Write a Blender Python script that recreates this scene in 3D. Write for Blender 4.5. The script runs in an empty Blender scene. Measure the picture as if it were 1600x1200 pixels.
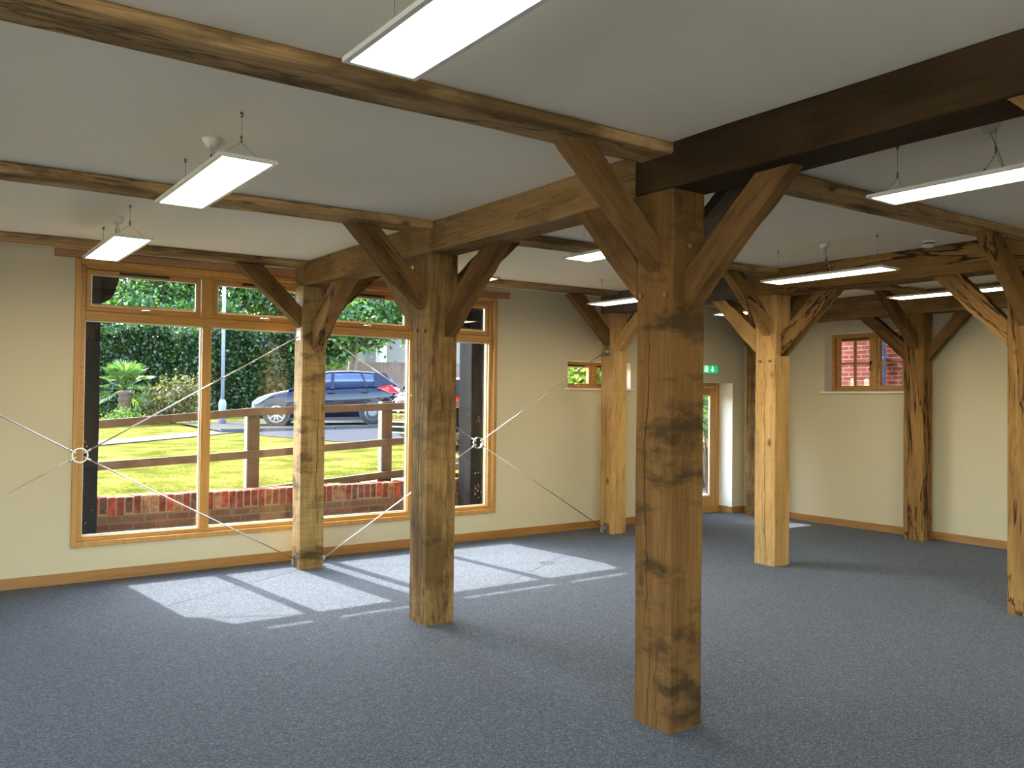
import bpy, bmesh, math, random
import numpy as np
from mathutils import Vector, Matrix, noise as mnoise

sc = bpy.context.scene
COL = sc.collection
random.seed(7)
rng = np.random.default_rng(7)

# ------------------------------------------------------------------ camera
F_PX, YAW, PITCH, ROLL = 1322.92, 0.6241, 0.0178, 0.0108
CAM = Vector((-3.0075, -2.8612, 1.6))
fw = Vector((math.sin(YAW)*math.cos(PITCH), math.cos(YAW)*math.cos(PITCH), math.sin(PITCH)))
rt = Vector((math.cos(YAW), -math.sin(YAW), 0)); up = rt.cross(fw)
Rv = math.cos(ROLL)*rt + math.sin(ROLL)*up
Uv = -math.sin(ROLL)*rt + math.cos(ROLL)*up
cd = bpy.data.cameras.new('camera'); cam = bpy.data.objects.new('camera', cd); COL.objects.link(cam)
cd.sensor_fit = 'HORIZONTAL'; cd.sensor_width = 36; cd.lens = F_PX/1600*36; cd.clip_start = .02; cd.clip_end = 300
cam.matrix_world = Matrix(((Rv.x, Uv.x, -fw.x, CAM.x), (Rv.y, Uv.y, -fw.y, CAM.y), (Rv.z, Uv.z, -fw.z, CAM.z), (0, 0, 0, 1)))
sc.camera = cam

# ------------------------------------------------------------------ world, sun, exposure
SUN_DIR = Vector((0.10, -1.0, -1.04)).normalized()
w = bpy.data.worlds.new('sky'); sc.world = w; w.use_nodes = True
wn = w.node_tree; wn.nodes.clear()
wo = wn.nodes.new('ShaderNodeOutputWorld'); wb = wn.nodes.new('ShaderNodeBackground')
sky = wn.nodes.new('ShaderNodeTexSky'); sky.sky_type = 'NISHITA'; sky.sun_disc = False
sky.sun_elevation = math.radians(46); sky.sun_rotation = math.radians(-6); sky.air_density = 1.2; sky.dust_density = 1.6; sky.ozone_density = 1.0
wn.links.new(sky.outputs[0], wb.inputs[0]); wn.links.new(wb.outputs[0], wo.inputs[0])
wb.inputs[1].default_value = 1.6
sd = bpy.data.lights.new('sun', 'SUN'); sun = bpy.data.objects.new('sun', sd); COL.objects.link(sun)
sd.energy = 10.4; sd.angle = math.radians(0.6); sd.color = (1.0, .96, .88)
sun.rotation_euler = (-SUN_DIR).to_track_quat('Z', 'Y').to_euler()
LAMP = 12.4
sc.view_settings.view_transform = 'Standard'; sc.view_settings.look = 'None'
sc.view_settings.gamma = 1; sc.view_settings.use_curve_mapping = False
sc.view_settings.exposure = 1.14
cy = sc.cycles
cy.use_denoising = True
cy.max_bounces = 10; cy.diffuse_bounces = 6; cy.glossy_bounces = 4; cy.transmission_bounces = 6; cy.transparent_max_bounces = 24
cy.sample_clamp_indirect = 8; cy.caustics_reflective = False; cy.caustics_refractive = False

# ------------------------------------------------------------------ helpers
def lin(r, g, b):
    f = lambda c: (c/255/12.92) if c/255 <= .04045 else ((c/255+.055)/1.055)**2.4
    return (f(r), f(g), f(b), 1)

def tag(o, label=None, cat=None, group=None, kind=None):
    if label: o['label'] = label
    if cat: o['category'] = cat
    if group: o['group'] = group
    if kind: o['kind'] = kind
    return o

WM = {}
def place(o, M):
    """put o at world matrix M (parents already placed)"""
    WM[o.name] = M.copy()
    o.matrix_basis = (WM[o.parent.name].inverted() @ M) if o.parent is not None else M

def empty(name, loc=(0, 0, 0)):
    o = bpy.data.objects.new(name, None); COL.objects.link(o); o.empty_display_size = .1
    place(o, Matrix.Translation(loc)); return o

def box(bm, x0, x1, y0, y1, z0, z1, mi=0):
    v = [bm.verts.new((x, y, z)) for z in (z0, z1) for y in (y0, y1) for x in (x0, x1)]
    for f in ((0, 2, 3, 1), (4, 5, 7, 6), (0, 1, 5, 4), (2, 6, 7, 3), (0, 4, 6, 2), (1, 3, 7, 5)):
        fc = bm.faces.new([v[i] for i in f]); fc.material_index = mi
    return v

def tube(bm, p, q, r, n=8, r2=None, mi=0, cap=True):
    p = Vector(p); q = Vector(q); d = (q-p).normalized()
    a = d.orthogonal().normalized(); b = d.cross(a); r2 = r if r2 is None else r2
    A = [bm.verts.new(p+r*(math.cos(t)*a+math.sin(t)*b)) for t in [2*math.pi*i/n for i in range(n)]]
    B = [bm.verts.new(q+r2*(math.cos(t)*a+math.sin(t)*b)) for t in [2*math.pi*i/n for i in range(n)]]
    for i in range(n):
        f = bm.faces.new((A[i], A[(i+1) % n], B[(i+1) % n], B[i])); f.smooth = True; f.material_index = mi
    if cap:
        bm.faces.new(A[::-1]).material_index = mi; bm.faces.new(B).material_index = mi

def path_tube(bm, pts, r, n=6):
    for a, b in zip(pts[:-1], pts[1:]): tube(bm, a, b, r, n)

def lathe(bm, prof, c, axis='z', n=24, mi=0):
    rings = []
    for (r, h) in prof:
        ring = []
        for i in range(n):
            t = 2*math.pi*i/n; a, b = r*math.cos(t), r*math.sin(t)
            p = {'z': (a, b, h), 'x': (h, a, b), 'y': (a, h, b)}[axis]
            ring.append(bm.verts.new((c[0]+p[0], c[1]+p[1], c[2]+p[2])))
        rings.append(ring)
    for A, B in zip(rings[:-1], rings[1:]):
        for i in range(n):
            f = bm.faces.new((A[i], A[(i+1) % n], B[(i+1) % n], B[i])); f.smooth = True; f.material_index = mi
    bm.faces.new(rings[0][::-1]).material_index = mi; bm.faces.new(rings[-1]).material_index = mi

def torus(bm, c, R, r, axis='y', n=32, m=10, sx=1):
    g = []
    for i in range(n):
        t = 2*math.pi*i/n; row = []
        for j in range(m):
            s = 2*math.pi*j/m; rr = R+r*math.cos(s); h = r*math.sin(s)*sx
            p = {'y': (rr*math.cos(t), h, rr*math.sin(t)), 'x': (h, rr*math.cos(t), rr*math.sin(t)), 'z': (rr*math.cos(t), rr*math.sin(t), h)}[axis]
            row.append(bm.verts.new((c[0]+p[0], c[1]+p[1], c[2]+p[2])))
        g.append(row)
    for i in range(n):
        for j in range(m):
            f = bm.faces.new((g[i][j], g[(i+1) % n][j], g[(i+1) % n][(j+1) % m], g[i][(j+1) % m])); f.smooth = True

def done(bm, name, m, parent=None, bevel=0, origin=None):
    if bevel:
        bmesh.ops.bevel(bm, geom=list(bm.edges), offset=bevel, segments=1, affect='EDGES', profile=.5)
    bmesh.ops.recalc_face_normals(bm, faces=bm.faces)
    if origin is not None: bmesh.ops.translate(bm, verts=bm.verts, vec=-Vector(origin))
    me = bpy.data.meshes.new(name); bm.to_mesh(me); bm.free()
    o = bpy.data.objects.new(name, me); COL.objects.link(o)
    for mm in (m if isinstance(m, (list, tuple)) else [m]): me.materials.append(mm)
    M = Matrix.Translation(origin) if origin is not None else Matrix()
    if parent is not None: o.parent = parent
    place(o, M)
    return o

def bx(name, dims, m, parent=None, bevel=0, org=False):
    bm = bmesh.new(); box(bm, *dims)
    c = ((dims[0]+dims[1])/2, (dims[2]+dims[3])/2, dims[4]) if org else None
    return done(bm, name, m, parent, bevel, c)

def copy_tree(o, parent=None, mat=None):
    c = o.copy(); COL.objects.link(c); c.parent = parent
    c.matrix_basis = o.matrix_basis.copy()
    for ch in [x for x in ALLCH(o)]: copy_tree(ch, c)
    return c
def ALLCH(o): return [x for x in bpy.data.objects if x.parent == o]

# ------------------------------------------------------------------ materials
class NT:
    def __init__(s, name):
        s.m = bpy.data.materials.new(name); s.m.use_nodes = True; s.t = s.m.node_tree; s.t.nodes.clear()
        s.out = s.n('ShaderNodeOutputMaterial'); s.b = s.n('ShaderNodeBsdfPrincipled'); s.l(s.b.outputs[0], s.out.inputs[0])
    def n(s, t, **k):
        x = s.t.nodes.new(t)
        for a, v in k.items(): setattr(x, a, v)
        return x
    def l(s, a, b): s.t.links.new(a, b)
    def set(s, k, v): s.b.inputs[k].default_value = v
    def math(s, op, a, b=None, c=None, clamp=False):
        x = s.n('ShaderNodeMath', operation=op, use_clamp=clamp)
        for i, v in enumerate((a, b, c)):
            if v is None: continue
            if isinstance(v, (int, float)): x.inputs[i].default_value = v
            else: s.l(v, x.inputs[i])
        return x.outputs[0]
    def mix(s, f, a, b, mode='MIX'):
        x = s.n('ShaderNodeMix', data_type='RGBA', blend_type=mode)
        for i, v in ((0, f), (6, a), (7, b)):
            if isinstance(v, (int, float)): x.inputs[i].default_value = v
            elif isinstance(v, tuple): x.inputs[i].default_value = v
            else: s.l(v, x.inputs[i])
        return x.outputs[2]
    def noise(s, vec, scale, detail=4, rough=.55, dist=0, col=False):
        x = s.n('ShaderNodeTexNoise'); x.inputs['Scale'].default_value = scale; x.inputs['Detail'].default_value = detail
        x.inputs['Roughness'].default_value = rough; x.inputs['Distortion'].default_value = dist
        if vec is not None: s.l(vec, x.inputs['Vector'])
        return x.outputs[1 if col else 0]
    def ramp(s, f, stops):
        x = s.n('ShaderNodeValToRGB'); cr = x.color_ramp
        while len(cr.elements) < len(stops): cr.elements.new(.5)
        for e, (p, c) in zip(cr.elements, stops): e.position = p; e.color = c if isinstance(c, tuple) else (c, c, c, 1)
        s.l(f, x.inputs[0]); return x.outputs[0]
    def coords(s, scale=(1, 1, 1), rnd=True, kind='Object'):
        tc = s.n('ShaderNodeTexCoord'); v = tc.outputs[kind]
        s.raw = v; s.nrm = tc.outputs['Normal']
        if rnd:
            oi = s.n('ShaderNodeObjectInfo'); m = s.math('MULTIPLY', oi.outputs['Random'], 37.0)
            va = s.n('ShaderNodeVectorMath', operation='ADD'); s.l(v, va.inputs[0]); s.l(m, va.inputs[1]); v = va.outputs[0]
        s.base = v
        return s.map(v, scale)
    def map(s, v, scale, loc=(0, 0, 0)):
        mp = s.n('ShaderNodeMapping'); mp.inputs['Scale'].default_value = scale; mp.inputs['Location'].default_value = loc; s.l(v, mp.inputs[0]); return mp.outputs[0]
    def bump(s, h, strength=.3, dist=.01):
        b = s.n('ShaderNodeBump'); b.inputs['Strength'].default_value = strength; b.inputs['Distance'].default_value = dist
        s.l(h, b.inputs['Height']); s.l(b.outputs[0], s.b.inputs['Normal'])

def plain(name, col, rough=.6, metal=0, spec=.5, var=.06, scale=8, bump=0, bscale=60):
    k = NT(name); k.set('Roughness', rough); k.set('Metallic', metal); k.set('Specular IOR Level', spec)
    v = k.coords(); nz = k.noise(v, scale, 4)
    a = tuple(c*(1-var) for c in col[:3])+(1,); b = tuple(min(1, c*(1+var)) for c in col[:3])+(1,)
    k.l(k.ramp(nz, [(.3, a), (.7, b)]), k.b.inputs['Base Color'])
    if bump: k.bump(k.noise(v, bscale, 3), bump, .003)
    return k.m

def oak(name, base, dark, light, stain=.5, lines=.0, checks=.4, cracks=(), saw=.3, band=0.0, grey=0.0, rough=.75):
    """green oak: long grain, blotches, wany dark edge lines, shakes running along local z"""
    k = NT(name); k.set('Roughness', rough); k.set('Specular IOR Level', .12)
    v = k.coords()
    raw = k.raw
    g1 = k.noise(k.map(k.base, (7, 7, .7)), 1.0, 6, .6, .6)
    g2 = k.noise(k.map(k.base, (70, 70, 3)), 1.0, 4, .6)
    c = k.ramp(g1, [(.25, dark), (.5, base), (.78, light)])
    c = k.mix(.5, c, k.ramp(g2, [(.3, tuple(x*.55 for x in base[:3])+(1,)), (.65, light)]), 'MIX')
    # saw marks across the piece
    sw = k.noise(k.map(k.base, (1.5, 1.5, 150)), 1.0, 2)
    c = k.mix(k.math('MULTIPLY', k.ramp(sw, [(.45, 0.0), (.7, 1.0)]), saw*.5), c, tuple(x*.5 for x in base[:3])+(1,))
    # blotches
    st = k.noise(k.map(k.base, (3.5, 3.5, 1.3)), 1.0, 7, .62, .4)
    sm = k.ramp(st, [(.47, 0.0), (.62, 1.0)])
    c = k.mix(k.math('MULTIPLY', sm, stain), c, tuple(x*.42 for x in dark[:3])+(1,))
    if band:
        bn = k.noise(k.map(k.base, (2.2, 2.2, 5.5)), 1.0, 6, .65, .2)
        bm_ = k.ramp(bn, [(.50, 0.0), (.63, 1.0)])
        c = k.mix(k.math('MULTIPLY', bm_, band), c, (.03, .018, .008, 1))
    if grey:
        gn = k.noise(k.map(k.base, (2, 2, .5)), 1.0, 5)
        c = k.mix(k.math('MULTIPLY', k.ramp(gn, [(.3, 0.0), (.6, 1.0)]), grey), c, (.13, .115, .10, 1))
    h = g2
    # wane / bark edge lines following contours
    if lines:
        ln = k.noise(k.map(k.base, (3.4, 3.4, .45), (3, 1, 8)), 1.0, 5, .62, .5)
        d = k.math('ABSOLUTE', k.math('SUBTRACT', ln, .5))
        lm = k.ramp(d, [(.004, 1.0), (.016, 0.0)])
        fill = k.math('MULTIPLY', k.ramp(ln, [(.5, 0.0), (.52, 1.0)]), .35)
        c = k.mix(k.math('MULTIPLY', fill, lines), c, tuple(x*.9 for x in dark[:3])+(1,))
        c = k.mix(k.math('MULTIPLY', lm, lines), c, (.035, .018, .008, 1))
    # fine drying shakes
    ck = k.noise(k.map(k.base, (26, 26, .55), (5, 5, 5)), 1.0, 3, .5, .25)
    cm = k.ramp(k.math('ABSOLUTE', k.math('SUBTRACT', ck, .5)), [(.0, 1.0), (.012, 0.0)])
    gate = k.ramp(k.noise(k.map(k.base, (2, 2, .8), (9, 2, 4)), 1.0, 2), [(.48, 0.0), (.6, 1.0)])
    cm = k.math('MULTIPLY', cm, gate)
    c = k.mix(k.math('MULTIPLY', cm, checks), c, (.03, .018, .01, 1))
    # knots
    vo = k.n('ShaderNodeTexVoronoi'); vo.inputs['Scale'].default_value = 1.0; k.l(k.map(k.base, (4, 4, 2.2)), vo.inputs['Vector'])
    kn = k.ramp(vo.outputs['Distance'], [(.05, 1.0), (.12, 0.0)])
    c = k.mix(k.math('MULTIPLY', kn, .75), c, (.06, .03, .014, 1))
    hgt = k.math('SUBTRACT', k.math('MULTIPLY', g2, .35), k.math('MULTIPLY', cm, .8))
    # long named cracks: (axis 'x'|'y', centre, z0, z1, width)
    if cracks:
        sep = k.n('ShaderNodeSeparateXYZ'); k.l(raw, sep.inputs[0])
        sn = k.n('ShaderNodeSeparateXYZ'); k.l(k.nrm, sn.inputs[0])
        for (ax, cc, z0, z1, wd) in cracks:
            wob = k.noise(k.map(raw, (0, 0, 2.6), (cc*40, 0, 0)), 1.0, 5, .6)
            pos = k.math('ADD', k.math('MULTIPLY', k.math('SUBTRACT', wob, .5), .10), cc)
            dd = k.math('ABSOLUTE', k.math('SUBTRACT', sep.outputs['XYZ'.index(ax.upper())], pos))
            mid = (z0+z1)/2; half = (z1-z0)/2
            tp = k.math('SUBTRACT', 1.0, k.math('ABSOLUTE', k.math('DIVIDE', k.math('SUBTRACT', sep.outputs[2], mid), half)))
            tp = k.math('MAXIMUM', tp, 0.0)
            ww = k.math('MULTIPLY', k.math('POWER', tp, .4), wd)
            m1 = k.math('LESS_THAN', dd, ww)
            other = 'Y' if ax == 'x' else 'X'
            face = k.math('GREATER_THAN', k.math('ABSOLUTE', sn.outputs['XYZ'.index(other)]), .6)
            mk = k.math('MULTIPLY', m1, face)
            c = k.mix(mk, c, (.018, .010, .005, 1))
            hgt = k.math('SUBTRACT', hgt, mk)
    k.l(c, k.b.inputs['Base Color'])
    k.bump(hgt, .35, .006)
    return k.m

HON = lin(190, 152, 102)
OAK_SMOOTH = oak('oak_near_post', lin(112, 79, 41), lin(87, 58, 28), lin(126, 94, 54), stain=.25, checks=.3, saw=.25, band=.85,
                 cracks=[('y', .165, .45, 2.1, .0035), ('y', .145, -.5, .62, .002), ('y', .085, -.4, .45, .002)])
OAK_ROUGH = oak('oak_second_post', lin(132, 102, 60), lin(92, 60, 28), lin(151, 122, 79), stain=.65, lines=.55, checks=1, saw=.4, band=.5,
                cracks=[('y', .12, .1, 1.9, .004), ('y', .16, .8, 2.4, .003), ('y', .07, 0, 1.1, .002)])
OAK_THIRD = oak('oak_third_post', lin(153, 122, 74), lin(114, 79, 37), lin(173, 146, 100), stain=.35, checks=.5, saw=.9, band=.8,
                cracks=[('x', .16, .4, 1.6, .003)])
OAK_HONEY = oak('oak_honey', lin(190, 147, 90), lin(156, 111, 58), lin(209, 169, 113), stain=.22, lines=.25, checks=.9, saw=.3,
                cracks=[('y', .12, -.2, 1.5, .003), ('y', .13, 1.2, 2.0, .002)])
OAK_BARK = oak('oak_bark_edged', lin(146, 109, 62), lin(103, 67, 29), lin(163, 126, 77), stain=.3, lines=1, checks=.8, saw=.2)
OAK_BEAM = oak('oak_beam', lin(145, 113, 71), lin(109, 77, 40), lin(163, 131, 86), stain=.45, lines=.25, checks=1.0, saw=.5)
OAK_DARKBEAM = oak('oak_dark_beam', lin(60, 44, 25), lin(40, 28, 12), lin(68, 52, 32), stain=.5, lines=.2, checks=.5, saw=.6, band=.3)
OAK_GREY = oak('oak_weathered', lin(87, 76, 60), lin(60, 49, 39), lin(107, 96, 81), stain=.5, checks=.7, saw=.4, grey=.6)
OAK_JOIST = oak('oak_joist', lin(173, 136, 88), lin(118, 88, 50), lin(215, 180, 129), stain=.75, lines=.6, checks=1.0, saw=.2)
OAK_BRACE = oak('oak_brace', lin(121, 90, 52), lin(86, 58, 29), lin(136, 102, 63), stain=.6, lines=.4, checks=1.0, saw=.3)
OAK_BRACEB = oak('oak_brace_bark', lin(155, 120, 71), lin(112, 74, 35), lin(171, 133, 86), stain=.35, lines=1.0, checks=.6, saw=.2)

def joinery(name, col, axis):
    k = NT(name); k.set('Roughness', .38); k.set('Specular IOR Level', .45)
    sc_ = [40, 40, 40]; sc_[axis] = 2
    v = k.coords(tuple(sc_)); nz = k.noise(v, 1, 4, .6, .3)
    k.l(k.ramp(nz, [(.3, tuple(c*.68 for c in col[:3])+(1,)), (.7, col)]), k.b.inputs['Base Color'])
    return k.m
JX = joinery('joinery_oak_x', lin(196, 144, 74), 0)
JY = joinery('joinery_oak_y', lin(196, 144, 74), 1)
JZ = joinery('joinery_oak_z', lin(196, 144, 74), 2)
JTRIM = joinery('joinery_board', lin(168, 122, 82), 0)
SKX = joinery('skirting_oak_x', lin(168, 118, 62), 0)
SKY_ = joinery('skirting_oak_y', lin(172, 124, 70), 1)

def paint(name, col, bump=.12):
    k = NT(name); k.set('Roughness', .9); k.set('Specular IOR Level', .2)
    v = k.coords(rnd=False); nz = k.noise(v, 1.3, 3)
    k.l(k.ramp(nz, [(.3, tuple(c*.97 for c in col[:3])+(1,)), (.7, col)]), k.b.inputs['Base Color'])
    k.bump(k.noise(v, 130, 3), bump, .001)
    return k.m
WALL = paint('wall_paint_magnolia', lin(200, 188, 160))
REVEAL = paint('reveal_paint', lin(232, 226, 210))
CEIL = paint('ceiling_paint', lin(248, 240, 220), .06)
WHITEP = plain('white_gloss_paint', lin(228, 222, 208), .35)

def carpet():
    k = NT('carpet_blue_grey'); k.set('Roughness', 1.0); k.set('Specular IOR Level', .05)
    v = k.coords(rnd=False)
    vo = k.n('ShaderNodeTexVoronoi'); vo.inputs['Scale'].default_value = 1; k.l(k.map(v, (120, 185, 130)), vo.inputs['Vector'])
    sp = k.n('ShaderNodeSeparateColor'); k.l(vo.outputs['Color'], sp.inputs[0])
    n2 = k.noise(v, 95, 3, .7)
    f = k.math('ADD', k.math('MULTIPLY', sp.outputs[0], .6), k.math('MULTIPLY', n2, .45))
    c = k.ramp(f, [(.18, lin(27, 32, 41)), (.42, lin(44, 50, 63)), (.62, lin(60, 68, 80)), (.85, lin(98, 105, 113))])
    big = k.noise(v, 1.1, 3)
    c = k.mix(k.math('MULTIPLY', big, .15), c, lin(68, 75, 87))
    k.l(c, k.b.inputs['Base Color'])
    k.bump(k.math('ADD', vo.outputs['Distance'], n2), .5, .004)
    k.set('Sheen Weight', .15)
    return k.m
CARPET = carpet()

def metal(name, col, rough=.3): return plain(name, col, rough, 1.0, .5, .04)
STEEL = metal('polished_steel', (.62, .6, .57, 1), .28)
PLATE = metal('steel_plate', (.22, .22, .22, 1), .45)
CHROME = metal('chrome', (.8, .8, .8, 1), .12)
BRASS = metal('pale_brass', (.8, .66, .42, 1), .25)
BLACKP = plain('black_plastic', (.012, .012, .012, 1), .4)
WIRE = metal('lamp_wire', (.25, .24, .22, 1), .4)
CABLE = plain('clear_cable', lin(150, 150, 145), .4)
PLASTIC = plain('white_plastic', lin(212, 210, 202), .4)
LFRAME = plain('lamp_frame_white', lin(206, 204, 196), .35)

def emit(name, col, s):
    m = bpy.data.materials.new(name); m.use_nodes = True; t = m.node_tree; t.nodes.clear()
    o = t.nodes.new('ShaderNodeOutputMaterial'); e = t.nodes.new('ShaderNodeEmission'); t.links.new(e.outputs[0], o.inputs[0])
    e.inputs[0].default_value = col; e.inputs[1].default_value = s
    return m
DIFFUSER = emit('lit_diffuser', (1.0, .87, .60, 1), LAMP)

def glass(name='window_glass', tint=(.97, .985, .98, 1)):
    k = NT(name); t = k.t; t.nodes.remove(k.b)
    mx = k.n('ShaderNodeMixShader'); tr = k.n('ShaderNodeBsdfTransparent'); gl = k.n('ShaderNodeBsdfGlossy'); lw = k.n('ShaderNodeLayerWeight')
    tr.inputs[0].default_value = tint; gl.inputs['Roughness'].default_value = 0.0
    lw.inputs[0].default_value = .5
    f = k.math('ADD', k.math('MULTIPLY', k.math('POWER', lw.outputs['Facing'], 5.0), .9), .034)
    k.l(f, mx.inputs[0]); k.l(tr.outputs[0], mx.inputs[1]); k.l(gl.outputs[0], mx.inputs[2]); k.l(mx.outputs[0], k.out.inputs[0])
    return k.m
GLASS = glass()

def bricks(name, c1, c2, mort, w_=.21, h_=.07, msize=.012, vertical=False, axis='x', dirty=.4):
    k = NT(name); k.set('Roughness', .95); k.set('Specular IOR Level', .05)
    v = k.coords(rnd=False)
    sp = k.n('ShaderNodeSeparateXYZ'); k.l(v, sp.inputs[0]); cb = k.n('ShaderNodeCombineXYZ')
    k.l(sp.outputs['XY'.index(axis.upper())], cb.inputs[0]); k.l(sp.outputs[2], cb.inputs[1])
    br = k.n('ShaderNodeTexBrick'); k.l(cb.outputs[0], br.inputs['Vector'])
    br.inputs['Scale'].default_value = 1; br.inputs['Brick Width'].default_value = w_; br.inputs['Row Height'].default_value = h_
    br.inputs['Mortar Size'].default_value = msize; br.inputs['Mortar Smooth'].default_value = .2
    br.inputs['Color1'].default_value = c1; br.inputs['Color2'].default_value = c2; br.inputs['Mortar'].default_value = mort
    br.offset = 0.0 if vertical else .5
    nz = k.noise(v, 14, 5)
    c = k.mix(k.math('MULTIPLY', k.ramp(nz, [(.45, 0.0), (.7, 1.0)]), dirty), br.outputs[0], mort)
    n2 = k.noise(v, 4, 3)
    c = k.mix(.5, c, k.mix(1.0, c, k.ramp(n2, [(.3, .55), (.7, 1.0)]), 'MULTIPLY'))
    k.l(c, k.b.inputs['Base Color'])
    k.bump(k.math('SUBTRACT', nz, br.outputs[1]), .5, .01)
    return k.m

# ------------------------------------------------------------------ room shell
YW, XR, XL, YB = 5.15, 6.92, -7.4, -7.2
TH = .32
def cz(x): return 2.852 + .0115*x      # ceiling follows the slight fall of the floor above
def jz(x): return 2.795 + .0115*x

bm = bmesh.new(); box(bm, XL-.3, XR+.3, YB-.3, YW+.3, -.2, 0)
tag(done(bm, 'floor', CARPET), 'blue grey flecked carpet across the whole room floor', 'floor', kind='structure')
bm = bmesh.new()
vs = [bm.verts.new((x, y, cz(x)+dz)) for dz in (0, .35) for y in (YB-.35, YW+.35) for x in (XL-.35, XR+.35)]
for f in ((0, 2, 3, 1), (4, 5, 7, 6), (0, 1, 5, 4), (2, 6, 7, 3), (0, 4, 6, 2), (1, 3, 7, 5)): bm.faces.new([vs[i] for i in f])
tag(done(bm, 'ceiling', CEIL), 'off-white painted plaster ceiling between the oak beams', 'ceiling', kind='structure')

def wall(name, axis, pos, th, a0, a1, z0, z1, holes, mat, revmat, label):
    """wall slab with rectangular holes. axis 'y': runs along x at y=pos; 'x': runs along y at x=pos"""
    A = sorted(set([a0, a1]+[h[0] for h in holes]+[h[1] for h in holes])); Z = sorted(set([z0, z1]+[h[2] for h in holes]+[h[3] for h in holes]))
    def solid(i, j):
        if i < 0 or j < 0 or i >= len(A)-1 or j >= len(Z)-1: return False
        ca, c_z = (A[i]+A[i+1])/2, (Z[j]+Z[j+1])/2
        return not any(h[0] < ca < h[1] and h[2] < c_z < h[3] for h in holes)
    bm = bmesh.new(); cache = {}
    def P(a, d, z):
        k_ = (round(a, 5), d, round(z, 5))
        if k_ not in cache:
            cache[k_] = bm.verts.new((a, pos+d*th, z) if axis == 'y' else (pos+d*th, a, z))
        return cache[k_]
    for i in range(len(A)-1):
        for j in range(len(Z)-1):
            if not solid(i, j): continue
            for d in (0, 1): bm.faces.new([P(A[i], d, Z[j]), P(A[i+1], d, Z[j]), P(A[i+1], d, Z[j+1]), P(A[i], d, Z[j+1])])
            for (di, dj, q) in ((-1, 0, (A[i], A[i], Z[j], Z[j+1])), (1, 0, (A[i+1], A[i+1], Z[j], Z[j+1])), (0, -1, (A[i], A[i+1], Z[j], Z[j])), (0, 1, (A[i], A[i+1], Z[j+1], Z[j+1]))):
                if not solid(i+di, j+dj):
                    f = bm.faces.new([P(q[0], 0, q[2]), P(q[1], 0, q[3]), P(q[1], 1, q[3]), P(q[0], 1, q[2])]); f.material_index = 1
    return tag(done(bm, name, [mat, revmat]), label, 'wall', kind='structure')

W1 = (-1.80, 2.505, .325, 2.735)          # big window opening
W2 = (3.60, 4.655, 1.745, 2.078)          # small high window
D1 = (5.72, 6.665, 0.0, 1.862)            # door opening
W3 = (2.46, 3.832, 1.745, 2.50)           # right wall window, in y
W5 = (-7.1, -4.9, .325, 2.735)
W6 = (-6.9, -.8, .325, 2.66)
wall('wall_front', 'y', YW, .13, XL, 3.2, 0, 3.2, [W1, W5], WALL, REVEAL, 'cream painted wall holding the large picture window')
wall('wall_front', 'y', YW, TH, 3.2, XR+TH, 0, 3.2, [W2, D1], WALL, REVEAL, 'cream painted wall holding the small high window and the glazed door')
wall('wall_right', 'x', XR, TH, YB, YW, 0, 3.2, [W3], WALL, REVEAL, 'cream painted end wall behind the last row of oak posts')
W4 = (-5.8, -.4, .3, 2.6)
wall('wall_left', 'x', XL-TH, TH, YB, YW, 0, 3.2, [W6], WALL, REVEAL, 'cream painted wall out of view on the left')
wall('wall_back', 'y', YB-TH, TH, XL-TH, XR+TH, 0, 3.2, [W4], WALL, REVEAL, 'cream painted wall behind the viewer')

def base(name, dims, m, label):
    bm = bmesh.new(); box(bm, *dims); return tag(done(bm, name, m, None, .003), label, 'skirting board', kind='structure')
base('baseboard_front', (XL, D1[0], YW-.016, YW, 0, .092), SKX, 'oak skirting board below the large window')
base('baseboard_front', (D1[1]+.0, 6.92, YW-.016, YW, 0, .092), SKX, 'short oak skirting board between door and corner post')
base('baseboard_door', (D1[1]-.016, D1[1], YW, YW+.26, 0, .092), SKY_, 'short oak skirting board returning into the door recess')
base('baseboard_right', (XR-.016, XR, YB, YW-.016, 0, .092), SKY_, 'oak skirting board along the end wall')
bm = bmesh.new(); box(bm, -1.99, 2.70, YW-.03, YW, 2.765, 2.832)
tag(done(bm, 'trim_1', JTRIM, None, .003), 'brown timber board fixed above the large window', 'trim board', kind='structure')

# ------------------------------------------------------------------ window 1
win = empty('window_1', (.36, YW, .3)); tag(win, 'large oak framed picture window with four tall panes and four top lights', 'window', kind='structure')
def rect_frame(bm, x0, x1, z0, z1, wl, wr, wbt, wt, y0, y1):
    box(bm, x0, x0+wl, y0, y1, z0, z1); box(bm, x1-wr, x1, y0, y1, z0, z1)
    box(bm, x0+wl, x1-wr, y0, y1, z0, z0+wbt); box(bm, x0+wl, x1-wr, y0, y1, z1-wt, z1)
bm = bmesh.new(); rect_frame(bm, -1.83, 2.535, .298, 2.762, .045, .045, .045, .04, YW-.022, YW+.02); tag(done(bm, 'architrave', JZ, win, .004))
bm = bmesh.new(); rect_frame(bm, -1.787, 2.492, .341, 2.722, .045, .045, .04, .035, YW+.02, YW+.12); done(bm, 'window_frame', JX, win, .004)
bm = bmesh.new(); box(bm, -1.742, 2.447, YW+.012, YW+.12, 2.24, 2.318); box(bm, -1.742, 2.447, YW+.002, YW+.012, 2.285, 2.312); done(bm, 'transom', JX, win, .003)
MX = [-.718, .362, 1.46]
for x in MX:
    bx('mullion', (x-.055, x+.055, YW+.02, YW+.12, 2.318, 2.687), JZ, win, .004)
    bx('mullion', (x-.042, x+.042, YW+.02, YW+.12, .381, 2.24), JZ, win, .004)
    bm = bmesh.new()
edges = [-1.742]+MX+[2.447]
BEAD = plain('white_glazing_bead', lin(226, 222, 208), .4)
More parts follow.
